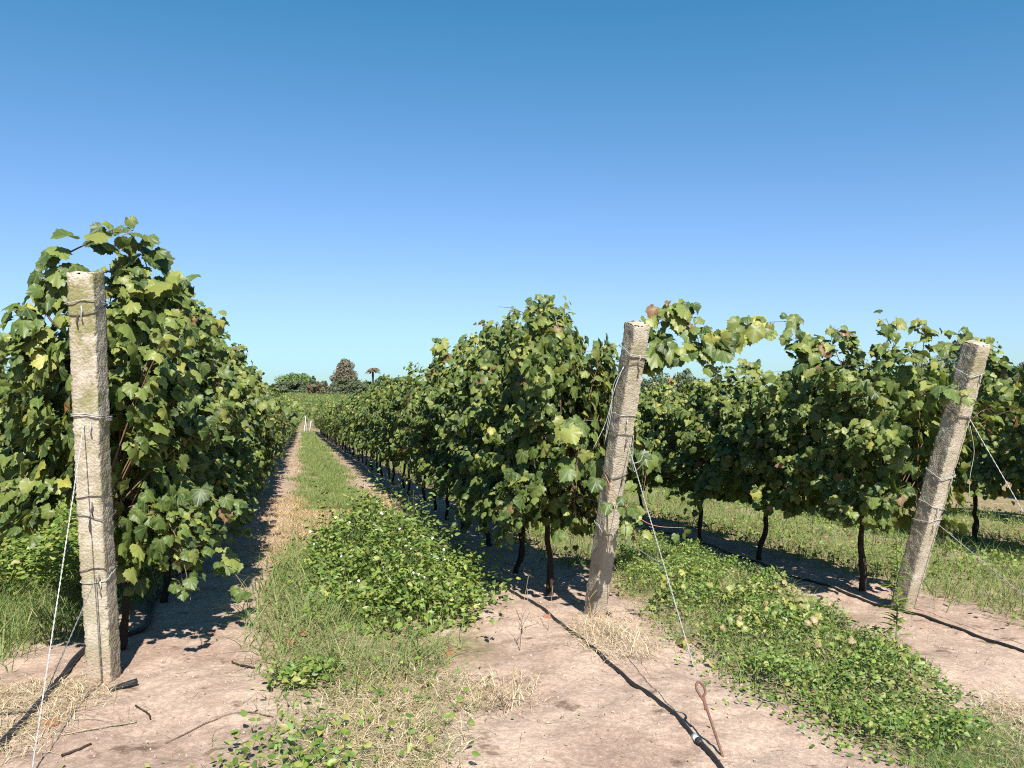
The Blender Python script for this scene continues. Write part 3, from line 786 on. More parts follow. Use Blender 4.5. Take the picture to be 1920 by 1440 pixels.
# ------------------------------------------------------------------ irrigation hoses
def hose(pts, r, label, lift=0.0, wob=.0):
    P = spline([gxy(a, b, r*.85+lift) for a, b in pts], 12)
    rng = np.random.default_rng(len(pts)); k = len(P)
    P[:, :2] += np.column_stack([np.sin(np.linspace(0, 9, k)), np.cos(np.linspace(0, 7, k))])*.006
    P[:, 2] = ground(P[:, 0], P[:, 1])+r*.8
    V, F = tube(P, r, 10); g = Geo(); g.add(V, F, (.022, .022, .024))
    o = g.obj('drip_hose', M_HOSE); tag(o, label, 'hose', 'black drip hoses along the rows'); return o, P
def rowpts(row, s0, s1, dp, st=1.5): return [tuple(ps(ROWS[row]['p']+ROWS[row]['ds']*s+dp+.05*math.sin(s*1.7), s)) for s in np.arange(s0, s1, st)]
hl, _ = hose(rowpts('L', 40, 6.5, -.05, -1.5)+[(-2.62, 5.45), (-2.73, 4.96), (-2.62, 4.5), (-2.45, 3.98), (-2.33, 3.5), (-2.28, 3.2)], .018, 'dusty black drip hose passing left of the left post')
hm, PM = hose(rowpts('M', 40, 8.6, -.22, -1.5)+[(-.32, 7.74), (.13, 6.4), (.44, 5.45), (.52, 5.02), (.65, 4.55), (.79, 4.05), (.86, 3.65), (.905, 3.37), (.93, 3.0)], .0115, 'black drip hose with a blue and white joint, in front of the middle post')
hr, _ = hose(rowpts('R', 40, 9.8, -.2, -1.5)+[(2.3, 10.05), (2.71, 8.13), (2.96, 7.11), (3.19, 6.30), (3.36, 5.70), (3.47, 5.2), (3.56, 4.7), (3.6, 4.2)], .0125, 'black drip hose crossing the sand in front of the right post')
ht_, _ = hose([(-2.9, 3.72), (-2.62, 3.78), (-2.46, 3.86), (-2.41, 3.92)], .007, 'thin black side tube joining the left drip hose')
i0 = int(np.argmin(np.hypot(PM[:, 0]-.868, PM[:, 1]-3.62)))
sg = norm(PM[i0+1]-PM[i0])
V, F = tube(np.array([PM[i0]-sg*.03, PM[i0]+sg*.02]), .0138, 12); g = Geo(); g.add(V, F, (.75, .76, .76)); jb = g.obj('joint_band', M_PETAL, hm)
up = np.cross(sg, norm(np.cross([0, 0, 1], sg)))
g = Geo()
for off in (-.018, -.008, .004):
    for th in np.arange(-.9, 1.0, .3):
        sv = norm(np.cross(sg, [0, 0, 1])); 
    c = PM[i0]+sg*off
    arc = np.array([c+.0142*(math.cos(t)*np.array([0, 0, 1])+math.sin(t)*sv) for t in np.linspace(-1.5, .5, 9)])
    V, F = tube(arc, .0016, 4); g.add(V, F, (.05, .22, .55))
g.obj('blue_mark', M_PETAL, jb)
V, F = tube(np.array([PM[i0]+sg*.02, PM[i0]+sg*.036, PM[i0]+sg*.038, PM[i0]+sg*.06]), [.0175, .0175, .0145, .0145], 12); g = Geo(); g.add(V, F, (.02, .02, .022)); g.obj('joint_collar', M_HOSE, hm)
# cut piece of hose on the soil
c = gxy(-2.15, 4.24, .013)
V, F = tube(spline([c+np.array([-.045, -.055, 0]), c+np.array([-.01, .0, .006]), c+np.array([.05, .06, .012])], 5), .016, 10); g = Geo(); g.add(V, F, (.02, .02, .022))
tag(g.obj('hose_scrap', M_HOSE), 'short cut piece of black hose on the soil right of the left post', 'hose scrap')

# ------------------------------------------------------------------ grass, weeds, straw
def blades(g, rng, x, y, h, w, lean, cols, dz=0.0, segs=3, droop=.5):
    n = len(x); w = np.broadcast_to(np.asarray(w, float), (n,)); z = ground(x, y)+dz-.006; az = rng.uniform(0, 2*np.pi, n)
    D = np.column_stack([np.cos(az), np.sin(az), np.zeros(n)]); Wd = np.column_stack([-np.sin(az), np.cos(az), np.zeros(n)])
    tw = rng.normal(0, .8, n); Wd = norm(Wd*np.cos(tw)[:, None]+D*np.sin(tw)[:, None])
    B = np.column_stack([x, y, z]); pts = []
    for k in range(segs+1):
        t = k/segs
        c = B+D*(lean*h*(t**1.7))[:, None]; c[:, 2] += h*(t-droop*lean*t*t*.6)
        c[:, 2] = np.maximum(c[:, 2], z+.004)
        ww = (w*(1-t**1.5)*.5)[:, None]
        if k < segs: pts += [c-Wd*ww, c+Wd*ww]
        else: pts += [c]
    V = np.stack(pts, 1); nv = V.shape[1]
    F = []
    for k in range(segs-1):
        a = 2*k; F += [(a, a+1, a+3), (a, a+3, a+2)]
    a = 2*(segs-1); F += [(a, a+1, a+2)]
    F = np.array(F)[None]+(np.arange(n)*nv)[:, None, None]
    g.add(V.reshape(-1, 3), F.reshape(-1, 3), np.repeat(cols, nv, 0))

GREEN = np.array([(.08, .15, .030), (.115, .20, .040), (.155, .235, .052), (.20, .24, .075), (.36, .31, .15)])
DRY = np.array([(.46, .36, .20), (.54, .44, .28), (.36, .27, .15), (.48, .39, .27), (.22, .16, .10)])
LEAFG = np.array([(.072, .132, .024), (.112, .182, .032), (.158, .222, .040), (.21, .24, .055), (.29, .27, .08)])
def pick(rng, pal, n, w):
    w = np.array(w, float); return pal[rng.choice(len(pal), n, p=w/w.sum())]*rng.uniform(.8, 1.2, (n, 1))
def sample_poly(rng, poly, n, soft=.08):
    P = np.array(poly); lo, hi = P.min(0)-.1, P.max(0)+.1; X = []; m = 0
    while m < n:
        q = rng.uniform(lo, hi, (n*2, 2)); q = q[inpoly_soft(poly, q[:, 0], q[:, 1], rng, soft)]; X.append(q); m += len(q)
    return np.concatenate(X)[:n]
def vnoise(x, y, f, seed=0):
    r = np.random.default_rng(seed); v = 0
    for k in range(5):
        a, b, c = r.uniform(-1, 1, 3); v = v+np.sin(f*(a*3*x+b*3*y)+c*9)
    return v/5
def sample_band(rng, n, p0, p1, s0, s1, pw=1.0, edge=.14):
    t = rng.random(n)**pw; s = s0+(s1-s0)*t; p = rng.uniform(p0, p1, n)+rng.normal(0, edge, n)
    q = ps(p, s); return q[:, 0], q[:, 1], p, s
def stuff(g, name, mat, label, cat):
    o = g.obj(name, mat); tag(o, label, cat, kind='stuff'); return o

def herb(g, rng, x, y, hmax, n_up, size, pal, w, temps=OV, tilt=.55):
    """small broad leaves through the height of a low stand"""
    n = len(x); f = rng.beta(2.2, 1.1, n); z = ground(x, y)+hmax*f
    nrm = np.column_stack([rng.normal(0, tilt, n), rng.normal(-.15, tilt, n), np.ones(n)*n_up])
    az = rng.uniform(0, 2*np.pi, n); tip = np.column_stack([np.cos(az), np.sin(az), rng.normal(-.15, .3, n)])
    scatter(g, temps, np.column_stack([x, y, z]), frames(nrm, tip), size*rng.uniform(.6, 1.3, n), pick(rng, pal, n, w), rng)

rng = np.random.default_rng(900)
# --- central alley: mown green grass further back
g = Geo()
x, y, p, s = sample_band(rng, 44000, -.45, 1.6, 13.0, 38, 1.4)
k = (vnoise(x, y, 2.1, 3) > -.42) & (np.abs(p-.5+.22*vnoise(x, y, .8, 9)) < (.55+.35*vnoise(x, y, 2.6, 41))*rng.uniform(.6, 1.25, len(x))); x, y, s = x[k], y[k], s[k]
blades(g, rng, x, y, rng.uniform(.05, .2, len(x)), .006+.00028*s, rng.uniform(.3, 1.2, len(x)), pick(rng, GREEN, len(x), [2, 4, 4, 3, 2]))
x, y, p, s = sample_band(rng, 16000, -.3, 1.3, 36, 84, 1.2); k = np.abs(p-.5+.22*vnoise(x, y, .8, 9)) < (.6+.35*vnoise(x, y, 1.6, 41))*rng.uniform(.6, 1.25, len(x)); x, y, s = x[k], y[k], s[k]
blades(g, rng, x, y, rng.uniform(.06, .2, len(x)), .006+.0005*s, rng.uniform(.3, 1.2, len(x)), pick(rng, GREEN, len(x), [2, 4, 4, 3, 2]), segs=2)
x, y, p, s = sample_band(rng, 3600, -.25, 1.35, 9.2, 15, .7)
k = vnoise(x, y, 2.4, 8) > .1; x, y = x[k], y[k]
blades(g, rng, x, y, rng.uniform(.05, .18, len(x)), .007, rng.uniform(.3, 1.2, len(x)), pick(rng, GREEN, len(x), [2, 3, 4, 3, 2]))
stuff(g, 'grass', M_GRASS, 'green grass strip running down the middle of the central alley', 'grass')
# --- dry grass patch behind the flowering weeds
g = Geo()
x, y, p, s = sample_band(rng, 20000, -.55, 1.75, 8.2, 15.5, 1.0, .18)
blades(g, rng, x, y, rng.uniform(.03, .14, len(x)), .006, rng.uniform(.8, 2.0, len(x)), pick(rng, np.array([(.46, .30, .15), (.52, .37, .20), (.38, .23, .11), (.48, .36, .22), (.24, .2, .08)]), len(x), [4, 4, 3, 3, 1]), droop=.8)
x, y, p, s = sample_band(rng, 16000, -.6, 1.8, 14, 60, 1.2, .2); k = vnoise(x, y, 1.3, 52)+.5*vnoise(x, y, 4., 53) > .05; x, y, s = x[k], y[k], s[k]
blades(g, rng, x, y, rng.uniform(.03, .13, len(x)), .006+.0003*s, rng.uniform(.8, 2.0, len(x)), pick(rng, np.array([(.40, .28, .15), (.45, .34, .19), (.34, .22, .11), (.40, .32, .2)]), len(x), [4, 4, 3, 3]), droop=.8, segs=2)
stuff(g, 'dry_grass', M_STRAW, 'orange tinted dry grass across the central alley behind the flowering weeds', 'dry grass')
# --- grass on the left flank of the flowering weeds
g = Geo()
q = sample_poly(rng, POLY['grassleft'], 3300, .12)
k = vnoise(q[:, 0], q[:, 1], 5., 61) > -.35; q = q[k]
blades(g, rng, q[:, 0], q[:, 1], rng.uniform(.10, .40, len(q)), rng.uniform(.004, .011, len(q)), rng.uniform(.5, 1.6, len(q)), pick(rng, GREEN, len(q), [3, 4, 4, 3, 5]), droop=.75, segs=4)
q = sample_poly(rng, POLY['front'], 1500, .1)
blades(g, rng, q[:, 0], q[:, 1], rng.uniform(.04, .16, len(q)), rng.uniform(.003, .006, len(q)), rng.uniform(.5, 1.6, len(q)), pick(rng, GREEN, len(q), [3, 3, 4, 4, 4]), droop=.75)
stuff(g, 'grass', M_GRASS, 'long drooping grass on the left and front of the flowering weeds', 'grass')
# --- straw
def straw(label, poly, n, hh=(.03, .16), lean=(1.2, 3.0), soft=.08, pal=DRY, flat=.35, w=(3, 4, 3, 3, 1)):
    g = Geo(); q = sample_poly(rng, poly, n, soft)
    blades(g, rng, q[:, 0], q[:, 1], rng.uniform(*hh, n), rng.uniform(.0025, .005, n), rng.uniform(*lean, n), pick(rng, pal, n, w), droop=.75, dz=rng.uniform(0, .02, n))
    return stuff(g, 'straw', M_STRAW, label, 'straw')
straw('pale dry straw lying in front of the flowering weeds', POLY['straw'], 4000)
straw('tuft of dry grass on the bare soil right of the central weeds', POLY['dryclump'], 620, (.04, .15), (.6, 1.8), .05)
straw('thick bleached straw by the hose at the lower left', POLY['lstraw'], 2600, (.02, .10))
straw('heap of pale straw at the foot of the middle post', POLY['mstraw'], 850, (.04, .2), (.9, 2.8))
straw('dry straw at the lower right corner beside the clover strip', POLY['rstraw'], 900, (.04, .15))
# --- flowering weed clump: a thing with leaves, stems and flowers
def bush_h(x, y):
    P = np.array(POLY['bush']); c = P.mean(0)
    d = np.min([np.hypot(x-((1-t)*P[i]+t*P[(i+1) % len(P)])[0], y-((1-t)*P[i]+t*P[(i+1) % len(P)])[1]) for i in range(len(P)) for t in (0, .25, .5, .75)], 0)
    back = np.clip((y-5.6)/2.5, 0, 1); d = np.where(inpoly(POLY['bush'], np.asarray(x, float), np.asarray(y, float)), d, -1.)
    return np.where(d < 0, .035, .07)+(.26+.16*back)*1.2*np.clip(d/.55, 0, 1)**.75*(.9+.5*vnoise(x, y, 3.0, 4)+.45*vnoise(x, y, 8.0, 14))
wb_ = empty('weed_clump', gxy(-.9, 6.6)); tag(wb_, 'leafy green weed clump dotted with small white flowers, in the central alley', 'weed clump')
W0 = np.array(wb_.location)
g = Geo(); q = sample_poly(rng, POLY['bush'], 15000, .16)
k = vnoise(q[:, 0], q[:, 1], 4.5, 31) > -.38; q = q[k]; h = bush_h(q[:, 0], q[:, 1])
fine = rng.random(len(q)) < .6
herb(g, rng, q[fine, 0], q[fine, 1], h[fine], .9, .036, LEAFG, [1.5, 4, 5, 4, .6], tilt=.8)
herb(g, rng, q[~fine, 0], q[~fine, 1], h[~fine], .9, .058, LEAFG, [2, 5, 4, 2, .3], tilt=.7)
q = np.concatenate([sample_poly(rng, POLY['bush'], 430, .2), sample_poly(rng, [(-.35, 5.5), (-.1, 5.8), (-.2, 6.7), (-.7, 8.1), (-1.4, 9.6), (-1.0, 7.6)], 110, .1)])
for a_, b_ in q:
    hh = float(bush_h(np.array([a_]), np.array([b_]))[0]); n = 9
    hh = max(hh, .16); ln = rng.normal(0, .13, 2); t = rng.uniform(.4, rng.uniform(1.1, 1.9), n)
    P = np.column_stack([a_+ln[0]*t, b_+ln[1]*t, float(ground(a_, b_))+hh*t*rng.uniform(.9, 1.15)])+rng.normal(0, .015, (n, 3))
    az = rng.uniform(0, 6.3, n)
    scatter(g, OV, P, frames(np.column_stack([rng.normal(0, .6, (n, 2)), np.ones(n)]), np.column_stack([np.cos(az), np.sin(az), rng.normal(0, .4, n)])), .05*rng.uniform(.5, 1.2, n), pick(rng, LEAFG, n, [3, 5, 5, 3, .4]), rng)
q = sample_poly(rng, POLY['bush'], 3600, .2)
blades(g, rng, q[:, 0], q[:, 1], bush_h(q[:, 0], q[:, 1])*rng.uniform(.7, 1.25, len(q)), .006, rng.uniform(.2, .9, len(q)), pick(rng, GREEN, len(q), [3, 4, 4, 3, 2]), droop=.6)
g.obj('foliage', M_WEED, wb_, -W0)
g = Geo(); q = sample_poly(rng, POLY['bush'], 420, .10); h = bush_h(q[:, 0], q[:, 1])*rng.uniform(.9, 1.35, len(q))
for (a, b), hh in zip(q, h):
    st = gxy(a, b); e = st+np.array([rng.normal(0, .08), rng.normal(0, .08), hh])
    V, F = tube(bez(st, (st+e)/2+rng.normal(0, .03, 3), e, 5), .0018, 4, False); g.add(V, F, (.10, .12, .05))
g.obj('stem', M_CANE, wb_, -W0)['kind'] = 'stuff'
fl_half = [(0, 0), (.28, .1), (.45, .38), (.36, .72), (0, .9)]
flower_t = fan_template([(0, -.5), (.18, -.36), (.48, -.16), (.38, .1), (.32, .42), (.12, .34), (0, .5)], 0.0, lambda x, y: .35*np.hypot(x, y))
fc = sample_poly(rng, POLY['bush'], 30, .08); fc2 = sample_poly(rng, [(-.25, 5.6), (-.25, 6.6), (-.6, 7.9), (-1.1, 8.2), (-1.0, 6.8), (-.75, 5.6)], 16, .12)
for (a, b) in np.concatenate([fc, fc2]):
    hh = float(bush_h(np.array([a]), np.array([b]))[0])*rng.uniform(.98, 1.18)
    P = gxy(a, b, hh)[None]; gg = Geo()
    scatter(gg, [flower_t], P, frames(np.array([[rng.normal(0, .4), -.7+rng.normal(0, .3), .8]]), np.array([[1., 0, rng.normal(0, .3)]])), np.array([rng.uniform(.018, .030)]), np.array([[.82, .80, .80]]), rng)
    gg.obj('flower', M_PETAL, wb_, -W0)
# --- broad leaved weeds at the front edge
g = Geo()
q = np.concatenate([sample_poly(rng, [(-1.35, 4.2), (-1.2, 4.5), (-1.0, 4.45), (-1.05, 4.2)], 330, .05), sample_poly(rng, POLY['front'], 240, .16), sample_poly(rng, [(-1.2, 3.5), (-.8, 3.6), (-.6, 3.1), (-1.2, 3.0)], 190, .1)])
herb(g, rng, q[:, 0], q[:, 1], .10, 1.0, .040, LEAFG, [3, 4, 4, 3, 1])
stuff(g, 'ground_weeds', M_WEED, 'scattered broad leaved weeds in the straw at the bottom of the central alley', 'weeds')
# --- clover strip between the middle and right posts
g = Geo()
q = sample_poly(rng, POLY['stripB'], 27000, .14)
nz = vnoise(q[:, 0], q[:, 1], 3.4, 21)
far_ = np.clip((q[:, 1]-4.6)/.8, 0, 1)
k = (nz > -.62+.25*far_) & (rng.random(len(q)) > .30*far_); q, nz, far_ = q[k], nz[k], far_[k]
hh = np.clip(.09+.13*(nz+.25)+.06*far_*rng.random(len(q)), .03, .4)*np.where(inpoly(POLY['stripB'], q[:, 0], q[:, 1]), 1, .22)
yel = (q[:, 1] > 4.7) & (q[:, 1] < 6.8) & (rng.random(len(q)) < .35) & (vnoise(q[:, 0], q[:, 1], 5., 4) > -.1)
herb(g, rng, q[~yel, 0], q[~yel, 1], hh[~yel], 1.0, .028, LEAFG, [4, 5, 4, 2, .5], tilt=.7)
q2 = q[yel][:330]; herb(g, rng, q2[:, 0], q2[:, 1], hh[yel][:330]*1.3, .8, .046, np.array([(.20, .22, .05), (.28, .27, .08), (.15, .19, .05), (.3, .24, .12)]), [3, 3, 3, 2], VL0, .8)
q = sample_poly(rng, POLY['stripB'], 7500, .14); k = (q[:, 1] > 4.6) | (rng.random(len(q)) < .35); q = q[k]
blades(g, rng, q[:, 0], q[:, 1], rng.uniform(.08, .27, len(q)), rng.uniform(.003, .006, len(q)), rng.uniform(.4, 1.4, len(q)), pick(rng, GREEN, len(q), [3, 4, 4, 3, 4]), droop=.7)
q = sample_poly(rng, [(1.75, 3.3), (2.3, 3.2), (2.5, 4.0), (2.2, 3.9)], 2600, .1)
blades(g, rng, q[:, 0], q[:, 1], rng.uniform(.05, .14, len(q)), rng.uniform(.002, .004, len(q)), rng.uniform(.5, 1.6, len(q)), pick(rng, GREEN, len(q), [3, 4, 4, 3, 3]), droop=.7)
stuff(g, 'clover', M_WEED, 'low clover and weeds in a strip between the middle and right posts', 'clover')
# --- grass of the right alleys and the left alley
def alley(label, p0, p1, s0, s1, nb, nh, hb=(.08, .28), hh=.14, hs=.05, s2=45):
    g = Geo(); x, y, p, s = sample_band(rng, nb, p0, p1, s0, s1, 1.4)
    blades(g, rng, x, y, rng.uniform(*hb, len(x)), .0055+.0003*np.maximum(s, 0), rng.uniform(.3, 1.3, len(x)), pick(rng, GREEN, len(x), [3, 4, 4, 3, 2.2]), droop=.7)
    x, y, p, s = sample_band(rng, nh, p0, p1, s0, min(s1, 20), 1.3); k = vnoise(x, y, .9, int(p0*10) % 50) > -.15
    herb(g, rng, x[k], y[k], hh, 1.0, hs, LEAFG, [3, 5, 5, 3, .6])
    return stuff(g, 'grass', M_GRASS, label, 'grass')
alley('grass and weeds under the vines between the middle and right rows', 2.65, 4.35, 7.6, 50, 17000, 4000)
alley('tall green grass beyond the right post and its row', 5.35, 8.9, 3.6, 50, 38000, 10000, (.1, .34))
alley('grass beyond the farthest right row at the frame edge', 9.0, 12.0, 6.0, 50, 15000, 2500, (.1, .3))
alley('dense weeds and grass at the left edge beyond the left row', -4.0, -1.95, 4.4, 50, 26000, 24000, (.1, .40), .56, .05)
g = Geo(); q = sample_poly(rng, [(-3.15, 4.5), (-2.95, 5.3), (-3.0, 6.2), (-3.3, 7.4), (-4.2, 8.2), (-5.2, 8.0), (-4.6, 5.5), (-4.0, 4.4)], 9000, .12)
blades(g, rng, q[:, 0], q[:, 1], rng.uniform(.10, .42, len(q)), rng.uniform(.004, .009, len(q)), rng.uniform(.4, 1.4, len(q)), pick(rng, GREEN, len(q), [3, 4, 5, 4, 2]), droop=.75, segs=4)
q = sample_poly(rng, [(-3.3, 5.9), (-3.3, 7.4), (-4.2, 9.2), (-6.2, 9.2), (-5.2, 6.0), (-4.2, 5.2)], 9000, .12)
herb(g, rng, q[:, 0], q[:, 1], .5, 1.0, .055, LEAFG, [2, 4, 6, 4, .6])
stuff(g, 'grass', M_GRASS, 'bright tall grass and weeds in front at the left edge of the photo', 'grass')
alley('grass in the alley farther left', -8.0, -4.6, 6, 50, 9000, 1500)

# tall single weed in the clover strip
wx, wy = 2.52, 5.05
hw = empty('tall_weed', gxy(wx, wy)); tag(hw, 'single tall upright weed with narrow leaves, in front of the right post', 'weed')
g = Geo(); z = np.linspace(0, .78, 10); P = np.column_stack([.02*np.sin(z*4), .01*np.sin(z*5), z]); V, F = tube(P, np.linspace(.005, .0025, 10), 6); g.add(V, F, (.12, .17, .06)); g.obj('stem', M_CANE, hw)
g = Geo(); n = 120; zz = rng.uniform(.08, .80, n); az = rng.uniform(0, 6.3, n)
D = np.column_stack([np.cos(az), np.sin(az), rng.uniform(.1, .9, n)])
lanc = fan_template([(0, 0), (.07, .2), (.08, .5), (.04, .8), (0, 1)], .45, lambda x, y: -.35*y*y)
scatter(g, [lanc], np.column_stack([.02*np.sin(zz*4), .01*np.sin(zz*5), zz]), frames(np.column_stack([-np.cos(az)*.4, -np.sin(az)*.4, np.ones(n)]), D), .14*(1-.6*zz), pick(rng, LEAFG, n, [2, 4, 4, 2, 0]), rng)
g.obj('foliage', M_WEED, hw)
# dead weed stalks near the middle post
def stalk(x, y, h, label, col=(.34, .27, .19), nb=2, r=.0025):
    g = Geo(); a = gxy(x, y, -.01); e = a+np.array([rng.normal(0, .05), rng.normal(0, .05), h])
    P = bez(a, (a+e)/2+rng.normal(0, .02, 3), e, 7); V, F = tube(P, np.linspace(r, r*.5, 7), 5); g.add(V, F, col)
    for k in range(nb):
        b = P[rng.integers(2, 6)]; V, F = tube(bez(b, b+np.array([rng.normal(0, .04), rng.normal(0, .04), .04]), b+np.array([rng.normal(0, .09), rng.normal(0, .09), .10]), 5), r*.5, 4); g.add(V, F, col)
    tag(g.obj('dead_stalk', M_STRAW), label, 'stalk', 'dead weed stalks')
stalk(.06, 5.75, .36, 'tallest pale dead stalk left of the middle post', nb=0)
stalk(.15, 5.75, .26, 'short pale dead stalk between two taller ones, left of the middle post', nb=0)
stalk(.26, 5.55, .33, 'bent pale dead stalk nearest the middle post', nb=2)
stalk(.05, 5.05, .2, 'dark branching dead weed on the bare soil below the pale stalks', (.10, .07, .055), 6)
stalk(-.02, 4.0, .12, 'dark branching dead weed in front of the tuft of dry grass', (.09, .065, .05), 6)
stalk(.55, 5.35, .3, 'straw coloured stalk leaning over the hose by the middle post', (.45, .36, .2), 2)
# twigs and small litter
def twig(pts, r, label, col=(.07, .05, .04)):
    P = spline([gxy(a, b, r+.002) for a, b in pts], 5); P[:, 2] = ground(P[:, 0], P[:, 1])+r+.003
    V, F = tube(P+rng.normal(0, r*.3, P.shape), r, 5); g = Geo(); g.add(V, F, col); tag(g.obj('twig', M_BARK), label, 'twig', 'twigs on the soil')
twig([(-1.72, 4.72), (-1.63, 4.64), (-1.53, 4.56)], .006, 'dark straight twig on the soil left of the central weeds')
twig([(-1.95, 3.98), (-1.85, 3.9), (-1.80, 3.82)], .004, 'short forked dark twig in front of the cut hose')
twig([(-1.6, 3.55), (-1.5, 3.75), (-1.35, 3.88), (-1.2, 3.86)], .0035, 'long thin bent twig on bare soil at the bottom left', (.2, .15, .11))
twig([(-2.0, 3.42), (-1.93, 3.52)], .006, 'thick dark stick at the bottom edge by the left guy wire')
twig([(-2.2, 3.6), (-1.95, 3.72), (-1.85, 3.78)], .004, 'pale bleached stick near the left guy wire', (.42, .34, .24))
twig([(2.2, 3.25), (2.3, 3.35), (2.42, 3.36)], .005, 'dark twig at the bottom right below the clover strip')
g = Geo(); n = 5200
x, y = rng.uniform(-3.2, 3.4, n), rng.uniform(3.0, 8.0, n); k = ~inpoly(POLY['bush'], x, y) & ~inpoly(POLY['stripB'], x, y); x, y = x[k], y[k]
ico = np.array([(0, 0, 1), (.9, 0, .1), (.2, .85, 0), (-.75, .5, .1), (-.7, -.6, 0), (.3, -.9, .1), (0, 0, -.6)]); icf = np.array([(0, 1, 2), (0, 2, 3), (0, 3, 4), (0, 4, 5), (0, 5, 1), (6, 2, 1), (6, 3, 2), (6, 4, 3), (6, 5, 4), (6, 1, 5)])
sc = rng.lognormal(-5.75, .5, len(x)); R = frames(rng.normal(0, .5, (len(x), 3))+np.array([0, 0, 1]), rng.normal(0, 1, (len(x), 3)))
scatter(g, [(ico, icf)], np.column_stack([x, y, ground(x, y)+sc*.3]), R, sc, pick(rng, np.array([(.42, .33, .26), (.55, .48, .4), (.25, .18, .14), (.5, .40, .32)]), len(x), [4, 1.2, 5, 2.5]), rng)
n = 420; x, y = rng.uniform(-3.0, 3.2, n), 3.05+4.5*rng.random(n)**1.4; sc = rng.lognormal(-4.75, .35, n); R = frames(rng.normal(0, .4, (n, 3))+np.array([0, 0, 1]), rng.normal(0, 1, (n, 3)))
scatter(g, [(ico*np.array([1, 1, .6]), icf)], np.column_stack([x, y, ground(x, y)+sc*.12]), R, sc, pick(rng, np.array([(.40, .30, .235), (.30, .215, .165), (.46, .355, .28)]), n, [3, 3, 2]), rng)
stuff(g, 'pebbles', M_STONE, 'small clods and pebbles strewn over the bare soil', 'pebbles')
g = Geo(); n = 4200
n = 9000; x, y = rng.uniform(-3.4, 3.6, n), 3.0+6.0*rng.random(n)**1.3
blades(g, rng, x, y, rng.uniform(.01, .06, n), rng.uniform(.0015, .003, n), rng.uniform(2.5, 6.0, n), pick(rng, np.array([(.42, .33, .22), (.16, .11, .08), (.09, .065, .05), (.34, .26, .18)]), n, [3, 3, 3, 3]), droop=1.2, segs=2)
q = rng.uniform([-3, 3.1], [3.4, 6.5], (130, 2)); herb(g, rng, q[:, 0], q[:, 1], .012, 1.2, .02, LEAFG, [3, 4, 4, 3, 2])
stuff(g, 'soil_litter', M_STRAW, 'fine dry stalks and roots strewn over the bare soil', 'litter')
# fallen brown leaves
g = Geo()
for k, (a, b) in enumerate([(-.38, 4.98), (-1.45, 5.25), (-1.5, 5.1), (.28, 5.9), (-2.25, 3.75), (1.15, 5.2)]):
    gg = Geo(); scatter(gg, [VL0[2]], gxy(a, b, .02)[None], frames(np.array([[rng.normal(0, .3), -.3, 1.]]), rng.normal(0, 1, (1, 3))*np.array([[1, 1, .1]])), np.array([.085]), np.array([[.24, .11, .06]]), rng)
    o = gg.obj('fallen_leaf', M_STRAW)
    tag(o, ['brown fallen vine leaf in front of the flowering weeds', 'brown fallen leaf left of the drooping grass, farther one', 'brown fallen leaf left of the drooping grass, nearer one', 'brown fallen leaf on the soil left of the middle post', 'brown fallen leaf in the straw at the lower left', 'brown fallen leaf by the edge of the clover strip'][k], 'leaf', 'fallen leaves')

# ------------------------------------------------------------------ far end of the vineyard
def far_white_post(px, d, h, lean, label):
    x = (px-960)/FPX*d; b = gxy(x, d); g = Geo()
    w = .036
    V, F = tube(np.array([b, b+np.array([lean*.5, 0, h*.5]), b+np.array([lean, 0, h])]), [w, w, w*.95], 8); g.add(V, F, (.62, .62, .58))
    tag(g.obj('vineyard_post', M_STONE), label, 'post', 'white posts at the far end of the alley')
far_white_post(571, 76, .8, 0, 'short white post at the far end of the central alley')
far_white_post(575, 77, 1.65, -.15, 'tallest white post at the far end of the central alley')
far_white_post(579.5, 75, 1.25, .2, 'tilted white post at the far end of the central alley')
g = Geo(); rng = np.random.default_rng(77)
for s in np.arange(90, 268, 3.0):
    pw = 14+(s-88)*.30; n = int(pw*2*(17 if s < 130 else 10)); p = rng.uniform(-pw-6, pw+6, n)
    hh = rng.beta(2.2, 1.2, n)*2.1+.1; q = ps(p, s+rng.normal(0, .35, n))
    nr = np.column_stack([rng.normal(0, .6, n), rng.normal(-.7, .5, n), rng.uniform(.2, 1, n)])
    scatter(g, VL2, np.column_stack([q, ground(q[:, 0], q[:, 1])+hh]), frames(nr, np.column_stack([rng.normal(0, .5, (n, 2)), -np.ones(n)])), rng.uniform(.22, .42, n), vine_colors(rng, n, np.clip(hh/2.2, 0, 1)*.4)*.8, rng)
stuff(g, 'distant_vines', M_TREE, 'distant vineyard rows below the trees, seen as one green mass', 'vineyard')
g = Geo()
for p in np.arange(11.6, 60, 3.3):
    n = 3600; s = rng.uniform(p*.35, 85, n)
    hh = rng.beta(2.2, 1.2, n)*1.9+.45; q = ps(p+rng.normal(0, .28, n), s)
    nr = np.column_stack([rng.normal(-.3, .6, n), rng.normal(-.7, .5, n), rng.uniform(.2, 1, n)])
    scatter(g, VL2, np.column_stack([q, ground(q[:, 0], q[:, 1])+hh]), frames(nr, np.column_stack([rng.normal(0, .5, (n, 2)), -np.ones(n)])), rng.uniform(.22, .4, n), vine_colors(rng, n, np.clip(hh/2.2, 0, 1)), rng)
stuff(g, 'distant_vines', M_LEAF, 'further vine rows seen through gaps on the right', 'vineyard')

